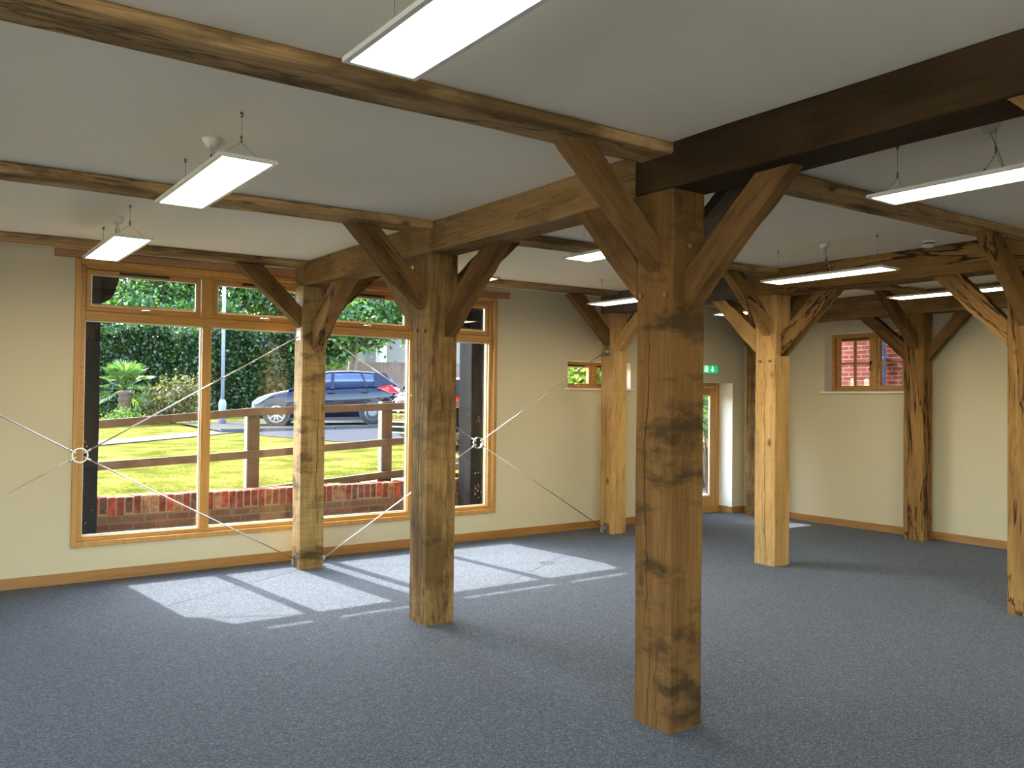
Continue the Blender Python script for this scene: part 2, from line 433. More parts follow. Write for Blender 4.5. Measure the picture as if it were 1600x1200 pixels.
for i in range(4):
    xa, xb = edges[i]+(.042 if i else 0), edges[i+1]-(.042 if i < 3 else 0)
    g = bx('glass_pane', (xa, xb, YW+.075, YW+.097, .381, 2.24), GLASS, win)
    bm = bmesh.new(); rect_frame(bm, xa, xb, .381, 2.24, .010, .010, .012, .010, YW+.06, YW+.075); done(bm, 'glazing_bead', BEAD, win)
    ta, tb = edges[i]+(.055 if i else 0)+.004, edges[i+1]-(.055 if i < 3 else 0)-.004
    bm = bmesh.new(); rect_frame(bm, ta, tb, 2.322, 2.683, .04, .04, .046, .045, YW+.035, YW+.085)
    s = done(bm, 'sash', JX, win, .004)
    bx('added_shade_bar', (ta, tb, YW+.085, YW+.10, 2.318, 2.392), JX, s)  # bar added to narrow the strip of sun on the carpet
    bx('glass_pane', (ta+.04, tb-.04, YW+.055, YW+.075, 2.368, 2.638), GLASS, s)
    bm = bmesh.new(); rect_frame(bm, ta+.04, tb-.04, 2.368, 2.638, .007, .007, .008, .006, YW+.045, YW+.055); done(bm, 'glazing_bead', BEAD, s)
    mid = (ta+tb)/2
    bx('trickle_vent', (mid-.22, mid+.20, YW+.022, YW+.035, 2.654, 2.674), BLACKP, s, .002)
    bm = bmesh.new(); box(bm, mid+.0, mid+.05, YW+.02, YW+.035, 2.335, 2.355); tube(bm, (mid+.025, YW+.02, 2.347), (mid+.025, YW-.002, 2.35), .006)
    tube(bm, (mid+.03, YW+.0, 2.35), (mid-.05, YW+.0, 2.344), .006); done(bm, 'handle', BRASS, s)

# window 2 (small high window)
w2 = empty('window_2', (4.15, YW+.2, W2[2])); tag(w2, 'small high two-light oak window right of the picture window', 'window', kind='structure')
bm = bmesh.new(); rect_frame(bm, W2[0], W2[1], W2[2], W2[3], .03, .03, .03, .035, YW+.12, YW+.20); box(bm, 4.085, 4.165, YW+.12, YW+.2, W2[2]+.03, W2[3]-.035); done(bm, 'window_frame', JX, w2, .003)
for (a, b) in ((W2[0]+.032, 4.083), (4.167, W2[1]-.032)):
    bm = bmesh.new(); rect_frame(bm, a, b, W2[2]+.032, W2[3]-.037, .03, .03, .03, .03, YW+.13, YW+.185); s = done(bm, 'sash', JX, w2, .003)
    bx('glass_pane', (a+.03, b-.03, YW+.15, YW+.165, W2[2]+.062, W2[3]-.067), GLASS, s)
    bx('trickle_vent', (a+.02, b-.1, YW+.115, YW+.13, W2[3]-.062, W2[3]-.045), BLACKP, s)
    bm = bmesh.new(); tube(bm, ((a+b)/2-.04, YW+.118, W2[2]+.05), ((a+b)/2+.03, YW+.118, W2[2]+.056), .006); box(bm, (a+b)/2-.02, (a+b)/2+.02, YW+.118, YW+.13, W2[2]+.045, W2[2]+.06); done(bm, 'handle', BRASS, s)
bx('window_sill', (W2[0]-.05, W2[1]+.03, YW-.03, YW+.12, W2[2]-.022, W2[2]), WHITEP, w2, .004)

# window 3 (right wall)
w3 = empty('window_3', (XR+.2, 3.15, W3[2])); tag(w3, 'oak casement window with small panes in the end wall looking at red brick', 'window', kind='structure')
def rect_frame_x(bm, y0, y1, z0, z1, a, b, c, d, x0, x1):
    box(bm, x0, x1, y0, y0+a, z0, z1); box(bm, x0, x1, y1-b, y1, z0, z1); box(bm, x0, x1, y0+a, y1-b, z0, z0+c); box(bm, x0, x1, y0+a, y1-b, z1-d, z1)
X3 = XR+.17
bm = bmesh.new(); rect_frame_x(bm, W3[0], W3[1], W3[2], W3[3], .045, .045, .035, .045, X3, X3+.08); box(bm, X3, X3+.08, 3.192, 3.252, W3[2]+.035, W3[3]-.045); done(bm, 'window_frame', JY, w3, .003)
for n_, (a, b) in enumerate(((W3[0]+.047, 3.190), (3.254, W3[1]-.062))):
    bm = bmesh.new(); z0, z1 = W3[2]+.037, W3[3]-.047
    rect_frame_x(bm, a, b, z0, z1, .042, .042, .04, .05, X3+.01, X3+.06)
    box(bm, X3+.015, X3+.05, (a+b)/2-.013, (a+b)/2+.013, z0+.04, z1-.05); box(bm, X3+.015, X3+.05, a+.042, b-.042, (z0+z1)/2-.016, (z0+z1)/2+.010)
    s = done(bm, 'casement', JY, w3, .003)
    bx('glass_pane', (X3+.03, X3+.042, a+.042, b-.042, z0+.04, z1-.05), GLASS, s)
    bx('trickle_vent', (X3-.004, X3+.01, a+.06, b-.08, z1-.03, z1-.012), BLACKP, s)
    hy = b-.02 if n_ == 0 else a+.02
    bm = bmesh.new(); tube(bm, (X3-.012, hy, 2.02), (X3-.012, hy, 2.12), .007); box(bm, X3-.01, X3+.01, hy-.01, hy+.01, 2.10, 2.14); done(bm, 'handle', BRASS if n_ == 0 else BLACKP, s)
bx('window_sill', (XR-.035, X3, W3[0]-.05, W3[1]+.05, W3[2]-.025, W3[2]), WHITEP, w3, .004)

# door
dr = empty('door_1', (6.2, YW+.3, 0)); tag(dr, 'glazed oak outside door set back in a white recess', 'door', kind='structure')
bm = bmesh.new(); YD = YW+.24
rect_frame(bm, D1[0], D1[1]-.0, 0, D1[3], .06, .06, .03, .06, YD, YD+.08); done(bm, 'door_frame', JZ, dr, .004)
bm = bmesh.new(); a, b = D1[0]+.065, D1[1]-.065
rect_frame(bm, a, b, .035, D1[3]-.065, .11, .11, .20, .11, YD+.01, YD+.06); lf = done(bm, 'door_leaf', JZ, dr, .004)
bx('glass_pane', (a+.11, b-.11, YD+.03, YD+.045, .235, D1[3]-.175), GLASS, lf)
bm = bmesh.new(); rect_frame(bm, a+.11, b-.11, .235, D1[3]-.175, .012, .012, .012, .012, YD+.02, YD+.03); done(bm, 'glazing_bead', BEAD, lf)
bm = bmesh.new(); box(bm, a+.03, a+.06, YD-.0, YD+.01, .9, 1.1); tube(bm, (a+.045, YD-.04, 1.0), (a+.045, YD+.01, 1.0), .008); tube(bm, (a+.045, YD-.04, 1.0), (a+.15, YD-.04, 1.0), .009); done(bm, 'handle', STEEL, lf)
bx('threshold', (D1[0], D1[1], YD-.03, YD, 0, .05), JX, dr, .003)

# unseen window added behind the viewer to brighten the room
w4 = empty('added_window_4', (-3.1, YB-.2, .3)); tag(w4, 'unseen oak window added behind the viewer for more daylight', 'window', kind='structure')
bm = bmesh.new(); rect_frame(bm, W4[0], W4[1], W4[2], W4[3], .05, .05, .05, .05, YB-.2, YB-.12); box(bm, -3.14, -3.06, YB-.2, YB-.12, .35, 2.55); done(bm, 'window_frame', JX, w4, .003)
bx('glass_pane', (W4[0]+.05, W4[1]-.05, YB-.17, YB-.16, .35, 2.55), GLASS, w4)

w5 = empty('added_window_5', (-6.0, YW+.2, .3)); tag(w5, 'unseen oak window added left of the first for more daylight', 'window', kind='structure')  # unseen opening added to raise the light on the left
bm = bmesh.new(); rect_frame(bm, W5[0], W5[1], W5[2], W5[3], .05, .05, .05, .05, YW+.02, YW+.12)
for x_ in (-6.0,): box(bm, x_-.04, x_+.04, YW+.02, YW+.12, W5[2]+.05, W5[3]-.05)
done(bm, 'window_frame', JX, w5, .003); bx('glass_pane', (W5[0]+.05, W5[1]-.05, YW+.13, YW+.14, W5[2]+.05, W5[3]-.05), GLASS, w5)
w6 = empty('added_window_6', (XL-.1, -3.8, .3)); tag(w6, 'long unseen oak glazed screen added in the left wall for more daylight', 'window', kind='structure')  # unseen glazing added so more daylight reaches ceiling and posts
bm = bmesh.new(); rect_frame_x(bm, W6[0], W6[1], W6[2], W6[3], .05, .05, .05, .05, XL-.14, XL-.04)
for k_ in range(1, 8): y_ = W6[0]+k_*(W6[1]-W6[0])/8; box(bm, XL-.14, XL-.04, y_-.035, y_+.035, W6[2]+.05, W6[3]-.05)
done(bm, 'window_frame', JY, w6, .003); bx('glass_pane', (XL-.17, XL-.16, W6[0]+.05, W6[1]-.05, W6[2]+.05, W6[3]-.05), GLASS, w6)

# ------------------------------------------------------------------ timber frame
def timber_mesh(L, w_, h_, seed, wob=.004, n=None, cham=.006, skip=None):
    """box 0..w, 0..h, 0..L along z with slightly uneven faces and arrised edges"""
    n = n or max(4, int(L/.22)); bm = bmesh.new(); rings = []
    pr = [(cham, 0), (w_*.5, 0), (w_-cham, 0), (w_, cham), (w_, h_*.5), (w_, h_-cham), (w_-cham, h_), (w_*.5, h_), (cham, h_), (0, h_-cham), (0, h_*.5), (0, cham)]
    for i in range(n+1):
        z = L*i/n; ring = []
        for (x, y) in pr:
            e = 0 if i in (0, n) else 1
            dx = mnoise.noise(Vector((x*4+seed, y*4, z*1.3)))*wob*e; dy = mnoise.noise(Vector((x*4, y*4+seed, z*1.3+9)))*wob*e
            ring.append(bm.verts.new((x+dx, y+dy, z)))
        rings.append(ring)
    m = len(pr)
    for A, B in zip(rings[:-1], rings[1:]):
        for i in range(m): bm.faces.new((A[i], A[(i+1) % m], B[(i+1) % m], B[i]))
    bm.faces.new(rings[0][::-1]); bm.faces.new(rings[-1])
    return bm

def finish(bm, name, m, M, parent=None):
    bmesh.ops.recalc_face_normals(bm, faces=bm.faces)
    me = bpy.data.meshes.new(name); bm.to_mesh(me); bm.free(); me.materials.append(m)
    o = bpy.data.objects.new(name, me); COL.objects.link(o)
    if parent is not None: o.parent = parent
    place(o, M)
    return o

def frame_m(o, x, y, z):
    x, y, z = Vector(x), Vector(y), Vector(z)
    return Matrix(((x.x, y.x, z.x, o[0]), (x.y, y.y, z.y, o[1]), (x.z, y.z, z.z, o[2]), (0, 0, 0, 1)))

PEG = plain('oak_peg', lin(120, 82, 48), .7)
def make_brace(post, dirx, diry, px, py, r0, r1, zb0, zb1, ztop, t0, t1, m, bow=0., rough=.003, seed=1, n=14, pc=False):
    """brace in the vertical plane (dirx,diry); starts at face (px,py); t0,t1 thickness range along the other axis (world)"""
    d = Vector((dirx, diry, 0)); th = Vector((abs(diry), abs(dirx), 0))
    lo0, lo1 = Vector((0, zb0)), Vector((r0, ztop(r0))); up0, up1 = Vector((0, zb1)), Vector((r1, ztop(r1)))
    ax = (lo1-lo0+up1-up0).normalized(); pe = Vector((-ax.y, ax.x))
    o2 = (lo0+up0)/2
    bm = bmesh.new(); rings = []
    for i in range(n+1):
        t = i/n; e = math.sin(math.pi*t)
        a = lo0.lerp(lo1, t); b = up0.lerp(up1, t)
        nn = mnoise.noise(Vector((t*5, seed*3.1, 0)))*rough*4*min(1, e*3); n2 = mnoise.noise(Vector((t*5, seed*3.1, 7)))*rough*4*min(1, e*3)
        a = a-pe*(bow*e+nn); b = b+pe*(n2-bow*.6*e)
        pts = []
        for (q, s) in ((a, t0), (a, t1), (b, t1), (b, t0)):
            r = q-o2; pts.append((s-(t0+t1)/2, r.dot(pe), r.dot(ax)))
        rings.append([bm.verts.new(p) for p in pts])
    for A, B in zip(rings[:-1], rings[1:]):
        for i in range(4): bm.faces.new((A[i], A[(i+1) % 4], B[(i+1) % 4], B[i]))
    bm.faces.new(rings[0][::-1]); bm.faces.new(rings[-1])
    bmesh.ops.recalc_face_normals(bm, faces=bm.faces)
    org = Vector((px, py, 0))*1.0
    base3 = Vector((px if dirx else 0, py if diry else 0, 0)) + d*o2.x + Vector((0, 0, o2.y)) + th*((t0+t1)/2)
    X = th; Z = d*ax.x+Vector((0, 0, ax.y)); Y = d*pe.x+Vector((0, 0, pe.y))
    return finish(bm, 'brace', m, frame_m(base3, X, Y, Z), post)

def pegs(post, x, y, w_, l_, pts):
    for (face, u, z) in pts:
        bm = bmesh.new()
        if face == 'x': tube(bm, (x-.012, y+u, z), (x+.0, y+u, z), .013, 10)
        else: tube(bm, (x+u, y-.012, z), (x+u, y+.0, z), .013, 10)
        done(bm, 'peg', PEG, post)

POSTS = {}
def post(key, x, y, w_, l_, h, m, label, group=None, top=None, seed=1):
    bm = timber_mesh(top or h, w_, l_, seed, wob=.006)
    p = finish(bm, 'oak_post', m, Matrix.Translation((x, y, 0)))
    tag(p, label, 'post', 'oak posts standing on the carpet')
    POSTS[key] = (p, x, y, w_, l_, h); return p

def xbrace(key, s, m=OAK_BRACE, r0=.61, r1=.38, zb0=2.24, zb1=2.435, off=(.07, .16), **k):
    p, x, y, w_, l_, h = POSTS[key]
    px = x if s < 0 else x+w_
    zt = lambda r: jz(px+s*r)
    return make_brace(p, s, 0, px, 0, r0, r1, zb0, zb1, zt, y+off[0], y+off[1], m, **k)
def ybrace(key, s, m=OAK_BRACE, r0=.62, r1=.40, zb0=2.04, zb1=2.25, off=(.09, .19), **k):
    p, x, y, w_, l_, h = POSTS[key]
    py = y if s < 0 else y+l_
    return make_brace(p, 0, s, 0, py, r0, r1, zb0, zb1, lambda r: h, x+off[0], x+off[1], m, **k)

S = 2.325
# row A (nearest)
post('A1', 0, 0, .230, .244, 2.631, OAK_SMOOTH, 'thick smooth-faced oak post standing nearest the viewer with a long vertical crack', seed=2)
post('A2', 0, S, .236, .238, 2.631, OAK_ROUGH, 'cracked grey-faced oak post with dark bark streaks, second in the near row', seed=5)
post('A3', 0, 4.646, .233, .200, 2.631, OAK_THIRD, 'oak post with pale saw marks standing before the middle of the picture window', seed=9)
post('A0', 0, -S, .232, .24, 2.631, OAK_HONEY, 'oak post out of view to the right of the nearest post', seed=12)
# row B
post('B3', 3.892, 4.646, .225, .22, 2.647, OAK_HONEY, 'slim oak post beside the small high window with steel plates', seed=14)
post('B2', 3.892, S, .225, .247, 2.647, OAK_HONEY, 'light honey oak post with a crack, centre right of the room', seed=17)
post('B1', 3.892, -.048, .225, .247, 2.647, OAK_BARK, 'oak post with dark wavy bark streaks cut off by the right edge of the photo', seed=21)
# row C
post('C2', 6.63, S, .19, .25, 2.655, OAK_BARK, 'wany-edged oak post with dark outlines just right of the small-paned window', seed=23)
post('C3', 6.64, 4.64, .19, .25, 2.655, OAK_ROUGH, 'blotchy oak post in the far corner beside the glazed door', seed=25)
# row Z (left, out of frame) carries the ends of the left rods
post('Z3', -3.89, 4.646, .23, .2, 2.62, OAK_HONEY, 'oak post out of view on the left holding the far ends of the left rods', seed=28)

xbrace('A1', -1, OAK_GREY if False else OAK_BRACE, r0=.62, r1=.42, zb0=2.235, zb1=2.39, off=(.085, .167), seed=1)
xbrace('A1', 1, OAK_GREY, off=(.10, .19), seed=2)
ybrace('A1', 1, r0=.50, r1=.235, zb0=2.105, zb1=2.29, off=(.0, .10), seed=3)
ybrace('A1', -1, r0=.617, r1=.42, zb0=2.03, zb1=2.23, off=(.088, .168), seed=4)
xbrace('A2', -1, r0=.60, r1=.37, zb0=2.235, zb1=2.43, off=(.075, .16), bow=.02, seed=5)
xbrace('A2', 1, seed=6)
ybrace('A2', 1, OAK_ROUGH, r0=.6, r1=.36, zb0=2.08, zb1=2.28, off=(0, .1), seed=7)
ybrace('A2', -1, r0=.70, r1=.47, zb0=2.04, zb1=2.26, off=(.128, .218), seed=8)
xbrace('A3', -1, r0=.60, r1=.37, zb0=2.25, zb1=2.436, off=(.04, .15), seed=9)
xbrace('A3', 1, OAK_BRACEB, seed=10, bow=-.02, rough=.008)
ybrace('A3', -1, OAK_BRACEB, r0=.75, r1=.46, zb0=2.04, zb1=2.27, off=(.09, .21), bow=-.03, rough=.012, seed=11)
xbrace('B3', -1, r0=.64, r1=.40, zb0=2.25, zb1=2.44, seed=12); xbrace('B3', 1, seed=13)
ybrace('B3', -1, OAK_HONEY, zb0=2.19, zb1=2.36, r0=.5, r1=.30, off=(.07, .19), seed=14)
xbrace('B2', -1, OAK_BRACEB, r0=.65, r1=.40, zb0=2.247, seed=15); xbrace('B2', 1, seed=16)
ybrace('B2', 1, OAK_BRACEB, r0=.565, r1=.385, zb0=2.09, zb1=2.32, off=(0, .1), seed=17)
ybrace('B2', -1, OAK_BRACEB, r0=.62, r1=.38, zb0=2.05, zb1=2.27, off=(.07, .18), seed=18)
xbrace('B1', -1, OAK_BARK, r0=.72, r1=.50, zb0=2.2, zb1=2.42, bow=-.02, rough=.006, seed=19)
ybrace('B1', 1, OAK_BRACEB, r0=.58, r1=.36, zb0=2.048, zb1=2.25, off=(0, .1), rough=.006, seed=20)
ybrace('B1', -1, seed=21)
xbrace('C2', -1, r0=.78, r1=.6, zb0=2.23, zb1=2.42, seed=22)
ybrace('C2', 1, r0=.575, r1=.385, zb0=2.118, zb1=2.324, off=(0, .1), seed=23)
ybrace('C2', -1, r0=.52, r1=.34, zb0=2.1, zb1=2.26, off=(.06, .16), seed=24)
xbrace('C3', -1, seed=25); ybrace('C3', -1, OAK_DARKBEAM, off=(.05, .15), seed=26)
ybrace('A0', 1, r0=.56, r1=.35, zb0=2.08, zb1=2.28, off=(0, .1), seed=27)

for key, pts in {'A1': [('x', .212, 2.125), ('x', .04, 2.115), ('y', .11, 2.36)],
                 'A2': [('x', .06, 2.08), ('x', .17, 2.09)], 'B2': [('x', .07, 2.0), ('x', .19, 2.0)], 'B1': [('x', .19, 2.0), ('x', .06, 2.01)]}.items():
    p, x, y, w_, l_, h = POSTS[key]; pegs(p, x, y, w_, l_, pts)

# main beams (run in y)
def ybeam(x0, x1, y0, y1, z0, m, label, seed, z1=None):
    L = y1-y0; bm = timber_mesh(L, x1-x0, (z1 or cz(x0))-z0-.0, seed, wob=.007)
    o = finish(bm, 'oak_beam', m, frame_m((x0, y0, z0), (1, 0, 0), (0, 0, 1), (0, 1, 0)))
    # (x,y,z)->(x, z, y) is a mirror; flip back by recalculating in world terms
    return tag(o, label, 'beam', 'main oak beams below the ceiling')
def mirror_fix(o):
    me = o.data; me.flip_normals(); return o
mirror_fix(ybeam(-.012, .235, -4.6, .245, 2.632, OAK_DARKBEAM, 'deep dark oak beam rising to the upper right corner from the nearest post', 31))
mirror_fix(ybeam(.010, .23, .245, S, 2.632, OAK_BEAM, 'oak beam joining the nearest post to the grey-faced post', 33))
mirror_fix(ybeam(.0, .23, S, 4.646, 2.632, OAK_BEAM, 'oak beam from the grey-faced post to the post before the window', 35))
mirror_fix(ybeam(3.86, 4.13, -4.6, S+.247, 2.648, OAK_BARK, 'bark-marked oak beam above the honey post and the right-edge post', 37))
mirror_fix(ybeam(3.88, 4.12, S+.247, 4.87, 2.648, OAK_GREY, 'grey weathered oak beam from the honey post to the slim post by the wall', 39))
mirror_fix(ybeam(6.63, 6.84, -4.6, S+.25, 2.656, OAK_BEAM, 'dark oak beam along the end wall right of the wany post', 41))
mirror_fix(ybeam(6.63, 6.84, S+.25, 4.90, 2.656, OAK_BEAM, 'oak beam above the small-paned window on the end wall', 43))
mirror_fix(ybeam(-3.9, -3.67, -4.6, 4.646, 2.60, OAK_BEAM, 'oak beam out of view on the left', 45))

# tie joists (run in x) - follow the ceiling
def joist(x0, x1, y0, y1, label, seed, m=OAK_JOIST, dz=0):
    z0 = jz(x0)+dz; z1 = jz(x1)+dz; d = Vector((x1-x0, 0, z1-z0)); L = d.length; d.normalize()
    upv = Vector((-d.z, 0, d.x))
    bm = timber_mesh(L, y1-y0, .055-dz, seed, wob=.007, cham=.008)
    o = finish(bm, 'oak_joist', m, frame_m((x0, y0, z0), (0, 1, 0), upv, d))
    return tag(o, label, 'joist', 'shallow oak joists set into the ceiling')
rowx = [(-3.67, 0.0), (.235, 3.86), (4.13, 6.63)]
names = [['left of the nearest post', 'right of the nearest post', 'right of the right-edge post'],
         ['left of the grey-faced post', 'between the grey-faced post and the honey post', 'between the honey post and the wany post'],
         ['in front of the picture window top', 'between the window post and the slim post', 'between the slim post and the far corner']]
for r, (ya, yb) in enumerate(((-.012, .215), (2.285, 2.515), (4.53, 4.80))):
    for c, (xa, xb) in enumerate(rowx):
        if r == 2 and c == 0: xb = -.0
        joist(xa, xb-(.012 if c == 0 and r == 0 else 0), ya, yb, 'shallow oak joist under the ceiling '+names[r][c], 50+r*5+c, dz=(0.012 if r == 2 else 0))
# post A3 runs up between beam and joist
bm = timber_mesh(.215, .23, .2, 77, .002, 3)
finish(bm, 'post_head', OAK_THIRD, Matrix.Translation((0, 4.648, 2.635)), POSTS['A3'][0])

# ------------------------------------------------------------------ steel cross bracing
def cross(x0, x1, ring, label):
    y = 4.75; top = 2.186; bot = .062
    root = empty('steel_cross_brace', (ring[0], y, ring[1])); tag(root, label, 'tie rod bracing', 'steel rod cross braces')
    bm = bmesh.new()
    n = 36; R, r = .062, .005
    lathe_pts = []
    rg = []
    for i in range(n):
        t = 2*math.pi*i/n
        rg.append([bm.verts.new((ring[0]+rr*math.cos(t), y+h, ring[1]+rr*math.sin(t))) for rr, h in ((R, -.014), (R, .014), (R-.010, .014), (R-.010, -.014))])
    for i in range(n):
        for j in range(4):
            f = bm.faces.new((rg[i][j], rg[(i+1) % n][j], rg[(i+1) % n][(j+1) % 4], rg[i][(j+1) % 4])); f.smooth = j in (0, 2)
    done(bm, 'ring', STEEL, root)
    for (px, pz, s) in ((x0, top, 1), (x0, bot+.0, 1), (x1, top, -1), (x1, bot, -1)):
        e = Vector((px+s*.04, y, pz)); c = Vector((ring[0], y, ring[1])); d = (c-e).normalized()
        bm = bmesh.new(); tube(bm, e+d*.02, c-d*(R-.018), .0052, 8); tube(bm, c-d*(R+.03), c-d*(R-.004), .0085, 8); tube(bm, c-d*(R-.028), c-d*(R-.012), .008, 6)
        done(bm, 'rod', STEEL, root)
        bm = bmesh.new(); box(bm, min(px, px+s*.008), max(px, px+s*.008), y-.052, y+.052, pz-.058, pz+.058)
        pl = done(bm, 'anchor_plate', PLATE, root, .002)
        for dy in (-.038, .038):
            for dz in (-.044, .044):
                bm = bmesh.new(); tube(bm, (px+s*.008, y+dy, pz+dz), (px+s*.012, y+dy, pz+dz), .006, 8); done(bm, 'screw', STEEL, pl)
        bm = bmesh.new(); box(bm, min(px+s*.008, px+s*.035), max(px+s*.008, px+s*.035), y-.012, y-.006, pz-.018, pz+.018); box(bm, min(px+s*.008, px+s*.035), max(px+s*.008, px+s*.035), y+.006, y+.012, pz-.018, pz+.018)
        tube(bm, e-Vector((s*.012, 0.018, 0)), e-Vector((s*.012, -.018, 0)), .007, 8); torus(bm, e+d*.012, .012, .004, 'y', 14, 6)
        done(bm, 'clevis', STEEL, pl)
cross(0.0-.0, -3.66, (-1.83, 1.107), 'steel rod cross brace whose ring hangs before the left edge of the picture window')
# (left brace: x0 is the window post's left face, x1 the out-of-view post's right face)
cross(.233, 3.892, (2.035, 1.125), 'steel rod cross brace whose ring hangs before the right edge of the picture window')

# ------------------------------------------------------------------ pendant lamps
def lamp(x, y, z, label, cl=1.10, cw=.25):
    root = empty('pendant_light', (x, y, z)); tag(root, label, 'ceiling light', 'suspended flat panel lights')
    hx, hy = cw/2, cl/2
    bm = bmesh.new()
    rect_frame_y = [(x-hx, x-hx+.018, y-hy, y+hy), (x+hx-.018, x+hx, y-hy, y+hy), (x-hx+.018, x+hx-.018, y-hy, y-hy+.018), (x-hx+.018, x+hx-.018, y+hy-.018, y+hy)]
    for a, b, c, d in rect_frame_y: box(bm, a, b, c, d, z, z+.014)
    box(bm, x-hx+.001, x+hx-.001, y-hy+.001, y+hy-.001, z+.0145, z+.017)
    done(bm, 'panel_frame', LFRAME, root)
    bx('diffuser', (x-hx+.0185, x+hx-.0185, y-hy+.0185, y+hy-.0185, z+.003, z+.011), DIFFUSER, root)
    zc = cz(x)
    for q, yy in enumerate((y-.44, y, y+.46)):
        bm = bmesh.new(); tube(bm, (x, yy, zc-.02), (x, yy, zc), .007, 8); gz = z+.10 if q != 1 else z+.12
        tube(bm, (x, yy, gz), (x, yy, gz+.028), .0055, 8); tube(bm, (x, yy, gz+.02), (x, yy, zc-.01), .0012, 5)
        tube(bm, (x, yy, gz), (x-hx+.02, yy, z+.02), .0011, 5); tube(bm, (x, yy, gz), (x+hx-.02, yy, z+.02), .0011, 5)
        for s in (-1, 1): tube(bm, (x+s*(hx-.02), yy, z+.016), (x+s*(hx-.02), yy, z+.030), .004, 6)
        done(bm, 'suspension_wire', WIRE, root)
    bm = bmesh.new(); lathe(bm, [(.045, zc), (.045, zc-.012), (.036, zc-.022), (.030, zc-.040), (.012, zc-.046)], (x+.01, y+.03, 0), n=24); done(bm, 'ceiling_rose', PLASTIC, root)
    bm = bmesh.new(); pts = [Vector((x+.01, y+.03, zc-.04)).lerp(Vector((x-.03, y-.05, z+.018)), t)+Vector((.03*math.sin(math.pi*t), 0, -.02*math.sin(math.pi*t))) for t in [i/8 for i in range(9)]]
    path_tube(bm, pts, .0025, 6); done(bm, 'cable', CABLE, root)
    return root
LAMPS = [(-1.835, -1.07, 2.6, 'large panel light cut off by the top edge of the photo'),
         (-1.835, 1.235, 2.6, 'panel light over the left bay, nearer of the two hanging in front of the window'),
         (-1.83, 3.47, 2.6, 'small-looking panel light overlapping the top left corner of the picture window'),
         (.925, -1.07, 2.6, 'long panel light running out of the right edge of the photo'),
         (.90, 1.25, 2.6, 'panel light glimpsed left of the nearest post head'),
         (.90, 3.47, 2.6, 'panel light showing only its tip beside the brace of the grey-faced post'),
         (3.02, 1.19, 2.615, 'full-length panel light hanging before the bark-marked beam'),
         (3.02, 3.43, 2.615, 'panel light hanging before the grey weathered beam beside the nearest post'),
         (5.02, 1.22, 2.64, 'panel light seen above the small-paned window, crossed by a brace'),
         (5.02, 3.45, 2.64, 'panel light glimpsed between the nearest post and the honey post'),
         (3.02, -1.07, 2.615, 'panel light out of view beyond the right edge')]
for a in LAMPS: lamp(*a)

# detectors
def detector(x, y, z, r, label):
    root = empty('smoke_detector', (x, y, z)); tag(root, label, 'smoke detector', 'ceiling detectors')
    bm = bmesh.new(); lathe(bm, [(r, z), (r, z-.018)], (x, y, 0)); done(bm, 'base', PLASTIC, root)
    bm = bmesh.new(); lathe(bm, [(r*.93, z-.018), (r*.93, z-.028)], (x, y, 0)); done(bm, 'vent_ring', BLACKP, root)
    bm = bmesh.new(); lathe(bm, [(r*.97, z-.028), (r*.9, z-.045), (r*.5, z-.055)], (x, y, 0)); done(bm, 'cover', PLASTIC, root)
detector(3.60, .66, cz(3.6), .05, 'white smoke detector with dark ring above the bark-marked beam')
detector(5.75, 2.28-.2, cz(5.75)-.0, .045, 'white round detector seen under the bark-marked beam')

# exit sign
root = empty('exit_sign', (6.14, YW, 2.05)); tag(root, 'green and white running-man exit sign above the glazed door', 'sign')
GRN = emit('exit_sign_green', (.004, .30, .09, 1), .9); WHT = emit('exit_sign_white', (.8, .95, .85, 1), 1.0)
bm = bmesh.new(); box(bm, 5.955, 6.315, YW-.03, YW, 1.985, 2.108); done(bm, 'housing', PLASTIC, root, .006)
bx('green_panel', (5.965, 6.305, YW-.032, YW-.03, 1.995, 2.098), GRN, root)
bm = bmesh.new(); yy0, yy1 = YW-.034, YW-.032
rect = [(6.035, 6.04, 2.005, 2.088), (6.098, 6.103, 2.005, 2.088), (6.04, 6.098, 2.083, 2.088)]
for a, b, c, d in rect: box(bm, a, b, yy0, yy1, c, d)
lathe(bm, [(.008, yy0), (.008, yy1)], (6.07, 0, 2.072), 'y', 12)
def bar(p, q, t):
    p = Vector((p[0], 0, p[1])); q = Vector((q[0], 0, q[1])); d = (q-p).normalized(); n_ = Vector((-d.z, 0, d.x))*t
    vs = [bm.verts.new(Vector((0, yy, 0))+w_) for yy in (yy0, yy1) for w_ in (p+n_, q+n_, q-n_, p-n_)]
    bm.faces.new(vs[:4]); bm.faces.new(vs[4:][::-1])
    for i in range(4): bm.faces.new((vs[i], vs[(i+1) % 4], vs[4+(i+1) % 4], vs[4+i]))
bar((6.068, 2.062), (6.066, 2.036), .007); bar((6.066, 2.036), (6.085, 2.022), .004); bar((6.085, 2.022), (6.08, 2.006), .004)
bar((6.066, 2.036), (6.055, 2.02), .004); bar((6.055, 2.02), (6.042, 2.016), .004); bar((6.066, 2.058), (6.088, 2.05), .003); bar((6.066, 2.058), (6.05, 2.045), .003)
done(bm, 'running_figure', WHT, root); bm = bmesh.new()
box(bm, 6.183, 6.207, yy0, yy1, 2.035, 2.085)
vs = [bm.verts.new((x_, y_, z_)) for y_ in (yy0, yy1) for x_, z_ in ((6.16, 2.042), (6.23, 2.042), (6.195, 2.008))]
bm.faces.new(vs[:3]); bm.faces.new(vs[3:][::-1]); [bm.faces.new((vs[i], vs[(i+1) % 3], vs[3+(i+1) % 3], vs[3+i])) for i in range(3)]
done(bm, 'arrow', WHT, root)

